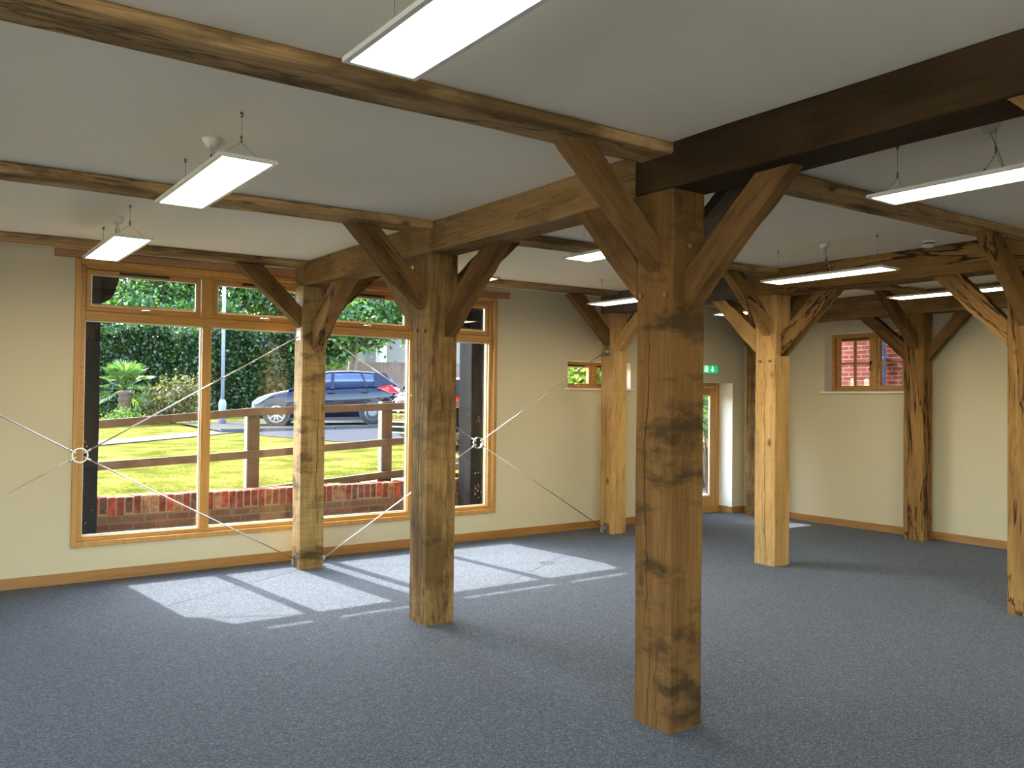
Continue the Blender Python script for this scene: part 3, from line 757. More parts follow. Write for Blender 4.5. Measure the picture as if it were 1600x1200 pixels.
# ================================================================== exterior
def gz(x, y): return .57 + .02*(x+1.5) + .0065*(y-6.2)
def at_px(px, py, Y=None, dz=0):
    d = fw+(px-800)/F_PX*Rv-(py-600)/F_PX*Uv
    return CAM+d*((Y-CAM.y)/d.y)

def leafmat(name, c1, c2, c3, trans=.45):
    k = NT(name); t = k.t; t.nodes.remove(k.b)
    g = k.n('ShaderNodeNewGeometry'); v = k.coords(rnd=False)
    c = k.ramp(g.outputs['Random Per Island'], [(.1, c1), (.55, c2), (.95, c3)])
    nz = k.noise(v, .9, 3); c = k.mix(.45, c, k.mix(1.0, c, k.ramp(nz, [(.35, .35), (.65, 1.0)]), 'MULTIPLY'))
    d = k.n('ShaderNodeBsdfDiffuse'); tl = k.n('ShaderNodeBsdfTranslucent'); gl = k.n('ShaderNodeBsdfGlossy'); gl.inputs['Roughness'].default_value = .35
    gl.inputs[0].default_value = (.5, .5, .5, 1)
    k.l(c, d.inputs[0]); k.l(k.mix(1.0, c, (1.0, 1.15, .5, 1), 'MULTIPLY'), tl.inputs[0])
    m1 = k.n('ShaderNodeMixShader'); m1.inputs[0].default_value = trans; k.l(d.outputs[0], m1.inputs[1]); k.l(tl.outputs[0], m1.inputs[2])
    m2 = k.n('ShaderNodeMixShader'); m2.inputs[0].default_value = .06; k.l(m1.outputs[0], m2.inputs[1]); k.l(gl.outputs[0], m2.inputs[2])
    k.l(m2.outputs[0], k.out.inputs[0]); return k.m
LEAF_D = leafmat('hedge_leaf', lin(19, 35, 14), lin(35, 61, 26), lin(68, 96, 42), .3)
LEAF_M = leafmat('tree_leaf', lin(35, 62, 27), lin(67, 102, 44), lin(109, 141, 65), .5)
LEAF_L = leafmat('light_leaf', lin(68, 92, 27), lin(107, 131, 44), lin(148, 165, 74), .5)
LEAF_R = leafmat('reddish_leaf', lin(70, 47, 32), lin(85, 78, 42), lin(122, 128, 65), .4)
LEAF_P = leafmat('palm_leaf', lin(50, 75, 39), lin(80, 109, 57), lin(118, 141, 82), .35)

def leaf_mesh(P, size, aspect=.5, seed=0, up_bias=0.0):
    r = np.random.default_rng(seed); n = len(P)
    a = r.normal(size=(n, 3)); a /= np.linalg.norm(a, axis=1)[:, None]
    b = r.normal(size=(n, 3)); b[:, 2] += up_bias; b -= (b*a).sum(1)[:, None]*a; b /= np.linalg.norm(b, axis=1)[:, None]
    s = size*(.6+.8*r.random(n))[:, None]; a = a*s; b = b*s*aspect
    V = np.stack([P-a, P-b*1.0-a*.1, P+a, P+b-a*.1], 1).reshape(-1, 3)
    me = bpy.data.meshes.new('leaves'); me.vertices.add(4*n); me.loops.add(4*n); me.polygons.add(n)
    me.vertices.foreach_set('co', V.ravel().astype(np.float32)); me.loops.foreach_set('vertex_index', np.arange(4*n, dtype=np.int32))
    me.polygons.foreach_set('loop_start', np.arange(0, 4*n, 4, dtype=np.int32)); me.polygons.foreach_set('loop_total', np.full(n, 4, dtype=np.int32))
    me.update(calc_edges=True); return me
def leafobj(name, P, size, m, parent=None, seed=0, aspect=.5):
    me = leaf_mesh(P, size, aspect, seed); me.materials.append(m)
    o = bpy.data.objects.new(name, me); COL.objects.link(o)
    if parent is not None: o.parent = parent
    place(o, Matrix()); return o
def blob(c, r, n, seed, clumps=30, cs=.28):
    """foliage points: clumps over the surface of an ellipsoid"""
    g = np.random.default_rng(seed); c = np.array(c); r = np.array(r)
    d = g.normal(size=(clumps, 3)); d /= np.linalg.norm(d, axis=1)[:, None]; cc = c+d*r*(.55+.45*g.random((clumps, 1)))
    k = g.integers(0, clumps, n); return cc[k]+g.normal(size=(n, 3))*r.mean()*cs*.8

# ---- ground
def gmesh(name, xs, ys, zf, m, label, cat, kind='structure'):
    bm = bmesh.new(); V = [[bm.verts.new((x, y, zf(x, y))) for x in xs] for y in ys]
    for j in range(len(ys)-1):
        for i in range(len(xs)-1): bm.faces.new((V[j][i], V[j][i+1], V[j+1][i+1], V[j+1][i]))
    return tag(done(bm, name, m), label, cat, kind=kind)
def grassmat():
    k = NT('lawn_grass'); k.set('Roughness', 1.0); k.set('Specular IOR Level', 0.0); v = k.coords(rnd=False)
    n1 = k.noise(v, 1.6, 5); n2 = k.noise(v, 28, 4, .7); n3 = k.noise(v, .35, 3)
    f = k.math('ADD', k.math('MULTIPLY', n1, .45), k.math('MULTIPLY', n2, .55))
    c = k.ramp(f, [(.42, lin(46, 53, 14)), (.5, lin(72, 74, 28)), (.57, lin(108, 101, 50))])
    c = k.mix(k.ramp(n3, [(.4, 0.0), (.6, .35)]), c, lin(94, 88, 40))
    k.l(c, k.b.inputs['Base Color']); k.bump(n2, .8, .04); return k.m
GRASS = grassmat()
PAVE = plain('paving_stone', lin(115, 108, 94), .95, 0, 0, var=.15, scale=3, bump=.3)
TARM = plain('tarmac', lin(55, 55, 58), .95, 0, 0, var=.14, scale=40, bump=.5, bscale=120)
KERB = plain('kerb_stone', lin(72, 72, 71), .95, 0, 0, var=.1)
PATIO = plain('patio_slab', lin(130, 126, 120), .9, var=.12, scale=4, bump=.3)
xs = [-14+i*1.0 for i in range(17)]+[3.3]
gmesh('lawn', [-14, -8, -4, -2, 0, 2, 3.3], [6.2, 7, 9, 12, 16, 20, 26, 40, 60], gz, GRASS, 'sunlit lawn behind the low brick wall', 'lawn')
gmesh('lawn', [3.3, 5, 7, 9.3], [7.98, 10, 12, 16, 20, 26, 40, 60], gz, GRASS, 'lawn running on beyond the paved strip by the door', 'lawn')
gmesh('lawn', [9.3, 14, 20, 40], [11.5, 16, 20, 26, 40, 60], gz, GRASS, 'far ground below the neighbouring house', 'lawn')
bm = bmesh.new(); box(bm, 3.3, 9.3, YW+TH, 7.9, -.15, -.02); tag(done(bm, 'patio', PATIO), 'grey paved strip outside the glazed door', 'paving', kind='structure')
bm = bmesh.new(); box(bm, XR+TH, 9.3, -8, YW+TH, -.15, -.02); tag(done(bm, 'patio', PATIO), 'grey paved passage beside the red brick building', 'paving', kind='structure')
bm = bmesh.new(); box(bm, -8, 3.2, YW+.131, 6.0, -.1, .27); tag(done(bm, 'paving_strip', PATIO), 'narrow paved strip between window and brick wall', 'paving', kind='structure')

def strip(name, pts, wd, m, label, cat, dz=.02, th=.0):
    bm = bmesh.new(); L = []; R_ = []
    for i, p in enumerate(pts):
        a = Vector(pts[max(0, i-1)]); b = Vector(pts[min(len(pts)-1, i+1)]); d = (b-a).normalized(); n_ = Vector((-d.y, d.x))*wd/2
        q = Vector(p); l_ = q+n_; r_ = q-n_
        L.append(bm.verts.new((l_.x, l_.y, gz(*l_)+dz))); R_.append(bm.verts.new((r_.x, r_.y, gz(*r_)+dz)))
    for i in range(len(pts)-1): bm.faces.new((L[i], R_[i], R_[i+1], L[i+1]))
    return tag(done(bm, name, m), label, cat, kind='structure')
def gpt(px, py):
    d = fw+(px-800)/F_PX*Rv-(py-600)/F_PX*Uv; z = .7
    for _ in range(20):
        p = CAM+d*((z-CAM.z)/d.z); z = gz(p.x, p.y)
    return (p.x, p.y)
def patch(name, pxs, m, label, cat, dz):
    bm = bmesh.new(); vs = [bm.verts.new((*gpt(*p), gz(*gpt(*p))+dz)) for p in pxs]; bm.faces.new(vs)
    return tag(done(bm, name, m), label, cat, kind='structure')
bm = bmesh.new(); box(bm, -30, -8.0, -20, 5.9, -.2, .0); tag(done(bm, 'added_terrace', plain('bounce_terrace_stone', lin(214, 204, 184), .95, 0, 0, var=.08, scale=3)), 'unseen pale paving added on the left to bounce light indoors', 'paving', kind='structure')  # unseen paving, added and kept pale to throw sunlight up at the ceiling
# garden path of slabs crossing the lawn, wide parking strip, kerb and road
pa = [(120, 696), (155, 693), (230, 686.5), (300, 680), (380, 672), (445, 669.5)]
for i, (p, q) in enumerate(zip(pa[:-1], pa[1:])): pass
pts = [gpt(*p) for p in pa]
strip('garden_path', pts, 1.05, bricks('path_slabs', lin(87, 79, 67), lin(79, 72, 62), lin(53, 50, 41), .9, 3.0, .02, axis='x', dirty=.1), 'pale slab path crossing the lawn', 'path')
# parking bay under the dark car (raised), kerb, lane in front
c0 = gpt(400, 672); c1 = gpt(640, 660)
fwd = Vector((c1[0]-c0[0], c1[1]-c0[1])).normalized()
def along(a, b, n=8): return [(a[0]+(b[0]-a[0])*i/n, a[1]+(b[1]-a[1])*i/n) for i in range(n+1)]
k0 = gpt(380, 676); k1 = gpt(640, 668)
n_ = Vector((-(k1[1]-k0[1]), k1[0]-k0[0])).normalized()
dv = (Vector(k1)-Vector(k0)).normalized()
ka = Vector(k0)-dv*.5; kb = Vector(k1)+dv*12
strip('parking_bay', along(ka+n_*2.6, kb+n_*2.6), 5.2, plain('parking_paving', lin(65, 63, 59), .95, 0, 0, var=.08), 'pale parking bay under the dark parked car', 'paving', .05)
bm = bmesh.new()
for i in range(18):
    a = ka+dv*(i*.92); b = a+dv*.905
    z = gz(a.x, a.y); q = [a, b, b+n_*.14, a+n_*.14]
    lo = [bm.verts.new((p.x, p.y, z-.1)) for p in q]; hi = [bm.verts.new((p.x, p.y, z+.10)) for p in q]
    bm.faces.new(hi); [bm.faces.new((lo[j], lo[(j+1) % 4], hi[(j+1) % 4], hi[j])) for j in range(4)]
tag(done(bm, 'kerb', KERB), 'grey kerb stones edging the road in front of the dark car', 'kerb', kind='structure')
r0 = gpt(500, 695); r1 = gpt(640, 684)
lane_c = (Vector(gpt(430, 682))+n_*0)
bm = bmesh.new()
e = [Vector(gpt(425, 683)), Vector(gpt(520, 690)), Vector(gpt(600, 693)), Vector(gpt(660, 696)), Vector(gpt(660, 696))+dv*10, kb, ka+dv*.4]
vs = [bm.verts.new((p.x, p.y, gz(p.x, p.y)+.012)) for p in e]; bm.faces.new(vs)
tag(done(bm, 'road', TARM), 'grey tarmac road between lawn and kerb', 'road', kind='structure')

# ---- low brick wall outside the window
BR = bricks('old_red_brick', lin(129, 78, 62), lin(105, 67, 54), lin(109, 105, 86), .21, .072, .012, axis='x', dirty=.75)
bw = empty('garden_wall', (0, 6.1, .27)); tag(bw, 'low old red brick wall with a soldier course just outside the window', 'garden wall', kind='structure')
bm = bmesh.new(); box(bm, -3.0, 3.3, 6.0, 6.2, .0, .435); done(bm, 'brick_courses', BR, bw)
cols = [plain('brick_red_a', lin(148, 68, 48), .9, 0, .1, var=.45, scale=18, bump=.5), plain('brick_red_b', lin(108, 59, 47), .9, 0, .1, var=.55, scale=18, bump=.5),
        plain('brick_buff', lin(132, 100, 78), .9, 0, .1, var=.5, scale=18, bump=.5), plain('brick_dark', lin(88, 62, 54), .9, 0, .1, var=.55, scale=18, bump=.5), plain('lime_mortar', lin(128, 120, 100), .95, var=.2, scale=25, bump=.5)]
bm = bmesh.new(); box(bm, -3.0, 3.3, 6.008, 6.2, .435, .60); done(bm, 'mortar', cols[4], bw)
x = -3.0; r_ = random.Random(3); bm = bmesh.new()
while x < 3.28:
    wd = .066; t = r_.uniform(-.006, .004); mi = r_.choices([0, 1, 2, 3], [2, 5, 4, 4])[0]
    box(bm, x+.004, x+wd, 6.0+r_.uniform(-.004, .006), 6.215, .438+r_.uniform(-.01, .02), .612+t, mi); x += wd+.011
o = done(bm, 'soldier_course', cols, bw, .003)
bm = bmesh.new(); box(bm, 3.22, 3.3, 6.2, 7.9, -.1, .6); tag(done(bm, 'garden_wall', BR), 'brick return holding the lawn back from the paving by the door', 'garden wall', kind='structure')
bm = bmesh.new(); box(bm, 3.3, 9.3, 7.9, 7.98, -.1, .72); tag(done(bm, 'garden_wall', BR), 'brick retaining wall beyond the paving by the door', 'garden wall', kind='structure')

# ---- post and rail fence
FW = plain('fence_timber', lin(97, 80, 65), .85, var=.25, scale=6, bump=.4)
fe = empty('rail_fence', (.1, 6.3, .6)); tag(fe, 'brown timber post and rail fence behind the low brick wall', 'fence')
FP = [(-1.52, 1.345), (.125, 1.452), (1.75, 1.555), (3.12, 1.61)]
for (x, zt) in FP:
    bm = bmesh.new(); box(bm, x-.062, x+.062, 6.3, 6.40, .5, zt); done(bm, 'post', FW, fe, .004)
    bm = bmesh.new(); box(bm, x-.078, x-.062, 6.3, 6.40, .5, zt); done(bm, 'sunlit_side', plain('sunlit_fence_timber', lin(108, 102, 90), .9) if x == FP[0][0] else bpy.data.materials['sunlit_fence_timber'], fe)  # pale strip paints the sunlit side of each fence post
rails = [(1.296, 1.432, 1.492, 1.55), (.890, .968, 1.065, 1.14), (.50, .56, .675, .76)]
for zz in rails:
    xx = [FP[0][0]-.06, FP[1][0], FP[2][0], FP[3][0]+.06]
    for i in range(3):
        L = math.hypot(xx[i+1]-xx[i], zz[i+1]-zz[i]); dx = Vector((xx[i+1]-xx[i], 0, zz[i+1]-zz[i])).normalized()
        bm = timber_mesh(L-.004, .04, .085, 90+i, .006, cham=.004)
        o = finish(bm, 'rail', FW, frame_m((xx[i], 6.258, zz[i]-.042), (0, 1, 0), Vector((-dx.z, 0, dx.x)), dx), fe)

# ---- black veranda posts outside the glass, carrying the eaves
BLK = plain('black_stained_timber', lin(15, 15, 17), .85, 0, .1, var=.2, scale=5, bump=.4, bscale=30)
def vpost(x0, x1, y0, y1, s, label):
    root = empty('veranda_post', ((x0+x1)/2, (y0+y1)/2, .27)); tag(root, label, 'post', 'black timber posts outside the window')
    bm = timber_mesh(3.224-.27, x1-x0, y1-y0, 61 if s > 0 else 63, .006); finish(bm, 'shaft', BLK, Matrix.Translation((x0, y0, .27)), root)
    bm = bmesh.new(); n = 12; px = x1 if s > 0 else x0; R = .85
    up_, lo = [], []
    lo = [(0, 2.445), (.04, 2.452), (.08, 2.475), (.115, 2.525), (.14, 2.60), (.165, 2.70), (.21, 2.82), (.29, 2.96), (.41, 3.10), (.56, 3.20), (.62, 3.222)]
    pts = lo+[(0.0, 3.222)]
    A = [bm.verts.new((px+s*a, y0+.06, z)) for a, z in pts]; B = [bm.verts.new((px+s*a, y0+.2, z)) for a, z in pts]
    bm.faces.new(A); bm.faces.new(B[::-1])
    for i in range(len(pts)): bm.faces.new((A[i], A[(i+1) % len(pts)], B[(i+1) % len(pts)], B[i]))
    done(bm, 'curved_bracket', BLK, root)
    bx('pad_brick', (x0-.04, x1+.05, y0-.06, y1+.04, .2705, .29), cols[0], root)
vpost(-1.80, -1.548, 5.60, 5.82, 1, 'black timber post with curved bracket outside the left end of the picture window')
vpost(2.495, 2.93, 5.60, 5.88, -1, 'black timber post outside the right end of the picture window')
EAVE = plain('black_eaves', lin(50, 48, 46), .7)
bm = bmesh.new(); box(bm, -8, 3.6, YW+TH+.002, 5.97, 3.225, 3.30); tag(done(bm, 'eaves', EAVE), 'dark timber eaves above the window outside', 'eaves', kind='structure')
bm = bmesh.new(); box(bm, -8, 9, YB-.6, 5.5, 3.301, 3.45); tag(done(bm, 'roof', EAVE), 'dark roof over the room', 'roof', kind='structure')
# dead leaves caught in cobwebs on the black posts
LFM = plain('dead_leaf', lin(170, 140, 104), .8, var=.3)
def debris(name, ctrs, label):
    g = np.random.default_rng(5); P = np.concatenate([np.array(c)+g.normal(size=(n, 3))*np.array(s) for c, n, s in ctrs])
    o = leafobj(name, P, .014, LFM, None, 8, .35); return tag(o, label, 'dead leaves', kind='stuff')
debris('dead_leaves', [((-1.66, 5.585, .9), 14, (.04, .005, .28)), ((-1.67, 5.585, 1.15), 8, (.03, .005, .03))], 'dry leaves and cobweb caught on the left black post')
debris('dead_leaves', [((2.60, 5.585, 1.36), 9, (.025, .005, .03)), ((2.60, 5.585, .52), 18, (.04, .005, .05)), ((2.61, 5.585, .72), 8, (.05, .005, .01))], 'dry leaves and cobweb caught on the right black post')

# ---- lamp post
LPm = plain('grey_lamp_post', lin(114, 122, 137), .45)
g = gpt(347, 664); z0 = gz(*g); lp = empty('lamp_post', (g[0], g[1], z0)); tag(lp, 'slim grey street lamp post behind the lawn', 'lamp post')
bm = bmesh.new(); lathe(bm, [(.105, z0-.02), (.105, z0+.62), (.085, z0+.68), (.055, z0+.72)], (g[0], g[1], 0), n=16); done(bm, 'base', LPm, lp)
bm = bmesh.new(); lathe(bm, [(.052, z0+.72), (.045, z0+5.5)], (g[0], g[1], 0), n=12); done(bm, 'pole', LPm, lp)
bm = bmesh.new(); lathe(bm, [(.05, z0+5.5), (.16, z0+5.6), (.15, z0+5.9), (.05, z0+6.0)], (g[0], g[1], 0), n=12); done(bm, 'lamp_head', LPm, lp)

# ---- palm
g = gpt(194, 663); bx_, by_ = g; z0 = gz(*g)
pm = empty('fan_palm', (bx_, by_, z0)); tag(pm, 'fan palm with shaggy trunk in front of the hedge', 'palm tree')
TR = plain('palm_trunk_fibre', lin(97, 78, 63), .95, var=.4, scale=14, bump=1, bscale=40)
bm = bmesh.new(); r_ = random.Random(4)
prof = [(.17+.03*math.sin(i*2.1), z0-.05+i*.06) for i in range(18)]
lathe(bm, prof, (bx_, by_, 0), n=14); done(bm, 'trunk', TR, pm)
top = z0+1.0
for i in range(26):
    az = i*2.4+.3; el = math.radians([72, 48, 26, 4, -22, 58][i % 6]); L = r_.uniform(.80, 1.02)*(.85 if el > .9 else 1)
    d = Vector((math.cos(az)*math.cos(el), math.sin(az)*math.cos(el), math.sin(el)))
    st = Vector((bx_, by_, top)); hub = st+d*L*.62
    bm = bmesh.new(); tube(bm, st, hub, .014, 5, .008)
    side = d.cross(Vector((0, 0, 1))).normalized(); nn = side.cross(d)
    for k_ in range(29):
        a = math.radians(-118+236*k_/28); ln = L*.62*(.68+.32*math.cos(a*.7))
        v = (d*math.cos(a)+side*math.sin(a)); w_ = v.cross(nn).normalized()*.020
        mid_ = hub+v*ln*.55+nn*.05*abs(a); tip = hub+v*ln+nn*.12*abs(a)-Vector((0, 0, .22*ln))
        q = [bm.verts.new(hub), bm.verts.new(mid_+w_), bm.verts.new(tip), bm.verts.new(mid_-w_)]; bm.faces.new(q)
    done(bm, 'frond', LEAF_P, pm)

# ---- shrubs, hedge, trees
def shrub(px, py, r, m, n, label, size=.05, seed=1, name='shrub', up=None):
    g = gpt(px, py); z = gz(*g)
    root = empty(name, (g[0], g[1], z)); tag(root, label, 'shrub')
    bm = bmesh.new()
    for i in range(5):
        a = i*1.3; tube(bm, (g[0], g[1], z-.03), (g[0]+math.cos(a)*r[0]*.4, g[1]+math.sin(a)*r[1]*.4, z+r[2]*1.2), .014, 5, .006)
    done(bm, 'stem', TR, root)
    leafobj('foliage', blob((g[0], g[1], z+r[2]*1.0), (r[0], r[1], r[2]), n, seed, 26, .34), size, m, root, seed)
shrub(268, 662, (.75, .5, .62), LEAF_R, 3600, 'rounded shrub with reddish and yellow-green leaves right of the palm', .05, 11)
shrub(190, 665, (.50, .35, .20), LEAF_L, 1300, 'low yellow-green shrub at the foot of the palm', .04, 12)
shrub(160, 600, (.5, .4, .5), LEAF_L, 10, 'small bright sapling', .05, 13) if False else None

HY = [gpt(120, 657), gpt(320, 654), gpt(420, 652), gpt(520, 640)]
def hedge(name, p, q, depth, h, n, m, label, seed, size=.075):
    g = np.random.default_rng(seed); p = np.array(p); q = np.array(q); d = q-p; L = np.linalg.norm(d); d /= L; nv = np.array([-d[1], d[0]])
    root = empty(name, (*((p+q)/2), gz(*((p+q)/2)))); tag(root, label, 'hedge')
    u = g.random(n)*L; hz = g.random(n); front = np.abs(g.normal(size=n))*.16
    bulge = .22*np.sin(u*1.7+3*hz)+.15*np.sin(u*4.1+5*hz)
    topf = g.random(n) < .22
    off = np.where(topf, g.random(n)*depth, front+bulge-.1)
    hz = np.where(topf, 1+g.normal(size=n)*.04, hz)
    x = p[0]+d[0]*u+nv[0]*off; y = p[1]+d[1]*u+nv[1]*off; z = gz(x, y)+hz*h*(1+.03*np.sin(u*2.3))
    leafobj('foliage', np.stack([x, y, z], 1), size, m, root, seed)
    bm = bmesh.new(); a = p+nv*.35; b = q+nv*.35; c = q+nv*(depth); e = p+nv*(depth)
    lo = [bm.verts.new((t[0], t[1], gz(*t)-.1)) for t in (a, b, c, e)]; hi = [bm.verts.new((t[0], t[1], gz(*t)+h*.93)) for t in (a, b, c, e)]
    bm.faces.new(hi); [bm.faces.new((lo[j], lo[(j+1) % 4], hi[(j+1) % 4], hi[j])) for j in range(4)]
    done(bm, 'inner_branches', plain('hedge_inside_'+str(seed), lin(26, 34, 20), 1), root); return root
P0_ = gpt(60, 653); P1_ = gpt(336, 651); P2_ = gpt(530, 646)
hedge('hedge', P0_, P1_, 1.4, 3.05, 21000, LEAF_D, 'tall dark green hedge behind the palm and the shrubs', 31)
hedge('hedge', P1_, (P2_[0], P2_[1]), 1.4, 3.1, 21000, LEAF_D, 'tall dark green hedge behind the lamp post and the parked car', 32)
BARKM = plain('tree_bark', lin(92, 80, 66), .95, var=.3, scale=10, bump=.6)
def tree(x, y, crowns, h, m, n, label, size, seed):
    z = gz(x, y); root = empty('tree', (x, y, z)); tag(root, label, 'tree', 'trees beyond the hedge')
    bm = bmesh.new(); tube(bm, (x, y, z-.1), (x+.2, y, z+h*.6), .2, 10, .11)
    for (cx, cy_, cz_, *_r) in crowns: tube(bm, (x+.15, y, z+h*.45), (cx, cy_, cz_), .09, 7, .03)
    done(bm, 'trunk', BARKM, root)
    P = np.concatenate([blob((cx, cy_, cz_), (rx, ry, rz), int(n/len(crowns)), seed+i, 34, .30) for i, (cx, cy_, cz_, rx, ry, rz) in enumerate(crowns)])
    leafobj('foliage', P, size, m, root, seed)
def pxat(px, py, Y): p = at_px(px, py, Y); return (p.x, p.y, p.z)
c = pxat(205, 450, 34)
tree(c[0], 35.5, [(c[0], 34, c[2]+.5, 1.9, 1.3, 1.2), (c[0]-2.0, 34, c[2]-.9, 1.5, 1.2, 1.0), (c[0]+2.0, 34, c[2]-.7, 1.5, 1.2, .9), (c[0]-.6, 32, c[2]-1.4, 2.2, .8, .7), (c[0]+2.6, 32, c[2]-1.3, 1.6, .8, .6)], 5.5, LEAF_M, 19000, 'loose pale green tree above the left part of the hedge with sky showing through', .10, 41)
c = pxat(330, 440, 34)
tree(c[0]+1, 35.5, [(c[0], 34, c[2]-.2, 2.2, 1.3, 1.5), (c[0]+2.6, 34, c[2]+.2, 2.1, 1.3, 1.5)], 6, LEAF_M, 17000, 'mid green tree above the hedge behind the lamp post', .10, 44)
c = pxat(470, 470, 33)
tree(c[0], 34, [(c[0], 33, c[2]+.3, 2.2, 1.3, 2.0)], 6, LEAF_M, 11000, 'dense green tree behind the bracket post of the window', .10, 47)
c = pxat(545, 500, 23)
tree(c[0]+.5, 24.0, [(c[0], 22.6, c[2], 1.5, 1.1, .9), (c[0]+1.5, 22.8, c[2]+.6, 1.5, 1.1, .8), (c[0]-.8, 22.8, c[2]-.9, .8, .7, .6), (c[0]+2.8, 23, c[2]+.1, 1.0, .9, .7)], 5, LEAF_M, 13000, 'bright green tree hanging over the brown board fence', .09, 51)
c = pxat(160, 560, 23.5)
shrub(158, 652, (.35, .3, .95), LEAF_L, 900, 'small bright yellow-green sapling at the left end of the hedge', .05, 57)

# ---- brown board fence behind the cars
BF = plain('brown_board', lin(97, 78, 69), .85, var=.2, scale=4, bump=.3)
bf = empty('board_fence', (11, 24.6, .9)); tag(bf, 'tall dark brown board fence behind the parked cars', 'fence')
a = at_px(520, 566, 24.6); b = at_px(900, 566, 24.6)
bm = bmesh.new(); x = a.x-.3; r_ = random.Random(8)
while x < b.x:
    wd = .145; dy = r_.uniform(0, .015); box(bm, x, x+wd, 24.6+dy, 24.63+dy, .6, a.z+(x-a.x)*.02+.03); x += wd+.006
done(bm, 'boards', BF, bf)
i = 0
while a.x+i*2.4 < b.x:
    bx('post', (a.x+i*2.4, a.x+i*2.4+.1, 24.65, 24.75, .6, a.z+.1+i*.04), BF, bf); i += 1

# ---- cream house behind the fence
CR = plain('cream_render', lin(106, 101, 93), .9, var=.04); RT = plain('roof_tile', lin(67, 55, 50), .9, var=.2, scale=10)
hs = empty('house', (16, 31, 1)); tag(hs, 'cream rendered house with a porch behind the brown fence', 'house')
a = at_px(570, 560, 30); b = at_px(760, 560, 30)
bx('wall', (a.x, b.x+4, 30.0, 36, .5, 5.2), CR, hs)
c = at_px(588, 540, 29.3); bx('porch_column', (c.x, c.x+.34, 29.0, 29.34, .5, 4.28), plain('porch_stone', lin(150, 146, 134), .9), hs)
bx('porch_roof', (c.x-.45, c.x+1.0, 28.9, 30, 4.28, 4.36), CR, hs)
bx('drain_pipe', (c.x+.42, c.x+.49, 29.9, 29.99, .5, 5.2), BLACKP, hs)
bm = bmesh.new(); v = [bm.verts.new(p) for p in ((a.x-.4, 29.4, 5.2), (b.x+4.4, 29.4, 5.2), (b.x+4.4, 36.5, 5.2), (a.x-.4, 36.5, 5.2), (a.x+1, 33, 7.4), (b.x+3, 33, 7.4))]
for f in ((0, 1, 5, 4), (2, 3, 4, 5), (1, 2, 5), (3, 0, 4), (0, 3, 2, 1)): bm.faces.new([v[i] for i in f])
done(bm, 'roof', RT, hs)

# ---- red brick building to the right
RB = bricks('red_brick_right', lin(131, 63, 56), lin(105, 50, 45), lin(141, 125, 107), .225*.93, .075*.93, .007, axis='y', dirty=.12)
nb = empty('brick_building', (9.8, 2, 0)); tag(nb, 'red brick building seen through the small-paned window and the glazed door', 'building')
bx('wall', (9.35, 10.2, -6, 11.5, -.15, 4.2), RB, nb)
bm = bmesh.new(); p = pxw = None
d = fw+(1380-800)/F_PX*Rv-(560-600)/F_PX*Uv; p = CAM+d*((9.28-CAM.x)/d.x)
PIPE = plain('grey_blue_pipe', lin(92, 100, 128), .5)
tube(bm, (9.28, p.y, -.05), (9.28, p.y, 4.1), .042, 12); done(bm, 'drain_pipe', PIPE, nb)
bm = bmesh.new(); lathe(bm, [(.052, p.z-.05), (.052, p.z+.02)], (9.28, p.y, 0), n=14); box(bm, 9.30, 9.349, p.y-.085, p.y+.085, p.z-.03, p.z); done(bm, 'pipe_bracket', PIPE, nb)

# ---- foliage outside the small window and the door
def bigshrub(c, r, n, m, label, size, seed):
    root = empty('shrub', (c[0], c[1], -.02)); tag(root, label, 'shrub')
    bm = bmesh.new()
    for i in range(6):
        a_ = i*1.05; tube(bm, (c[0], c[1], -.02), (c[0]+math.cos(a_)*r[0]*.5, c[1]+math.sin(a_)*r[1]*.5, c[2]), .03, 6, .01)
    done(bm, 'stem', BARKM, root); leafobj('foliage', blob(c, r, n, seed, 40, .32), size, m, root, seed)
bigshrub((6.0, 7.1, 1.95), (1.0, .32, .85), 6500, LEAF_L, 'light-leaved shrub seen through the small high window', .05, 61)
bigshrub((8.5, 7.2, 1.35), (.5, .5, .55), 1800, LEAF_M, 'green shrub against the brick seen through the glazed door', .05, 62)

# ---- cars
PAINT = plain('dark_blue_car_paint', lin(12, 14, 30), .05, 0, .3, .03)
PAINTB = plain('black_car_paint', lin(20, 24, 18), .12, 0, .06, .03)
CGL = plain('car_window_glass', lin(34, 48, 76), .06, 0, .6, .03); CGLG = plain('green_tinted_rear_glass', lin(26, 42, 30), .08, 0, .05, .03)
TYRE = plain('tyre_rubber', lin(34, 34, 36), .85); ALLOY = metal('alloy_wheel', (.75, .76, .78, 1), .3); HUBD = metal('steel_wheel', (.16, .16, .17, 1), .45)
RED = plain('red_tail_lamp', lin(206, 34, 40), .15, 0, .8); LENS = plain('clear_lamp_lens', lin(110, 124, 140), .1, 0, .5)

def loft(bm, secs, mi=0, cap=True):
    R_ = [[bm.verts.new(p) for p in s] for s in secs]; m = len(secs[0])
    for A, B in zip(R_[:-1], R_[1:]):
        for i in range(m):
            f = bm.faces.new((A[i], A[(i+1) % m], B[(i+1) % m], B[i])); f.smooth = True; f.material_index = mi
    if cap: bm.faces.new(R_[0][::-1]); bm.faces.new(R_[-1])

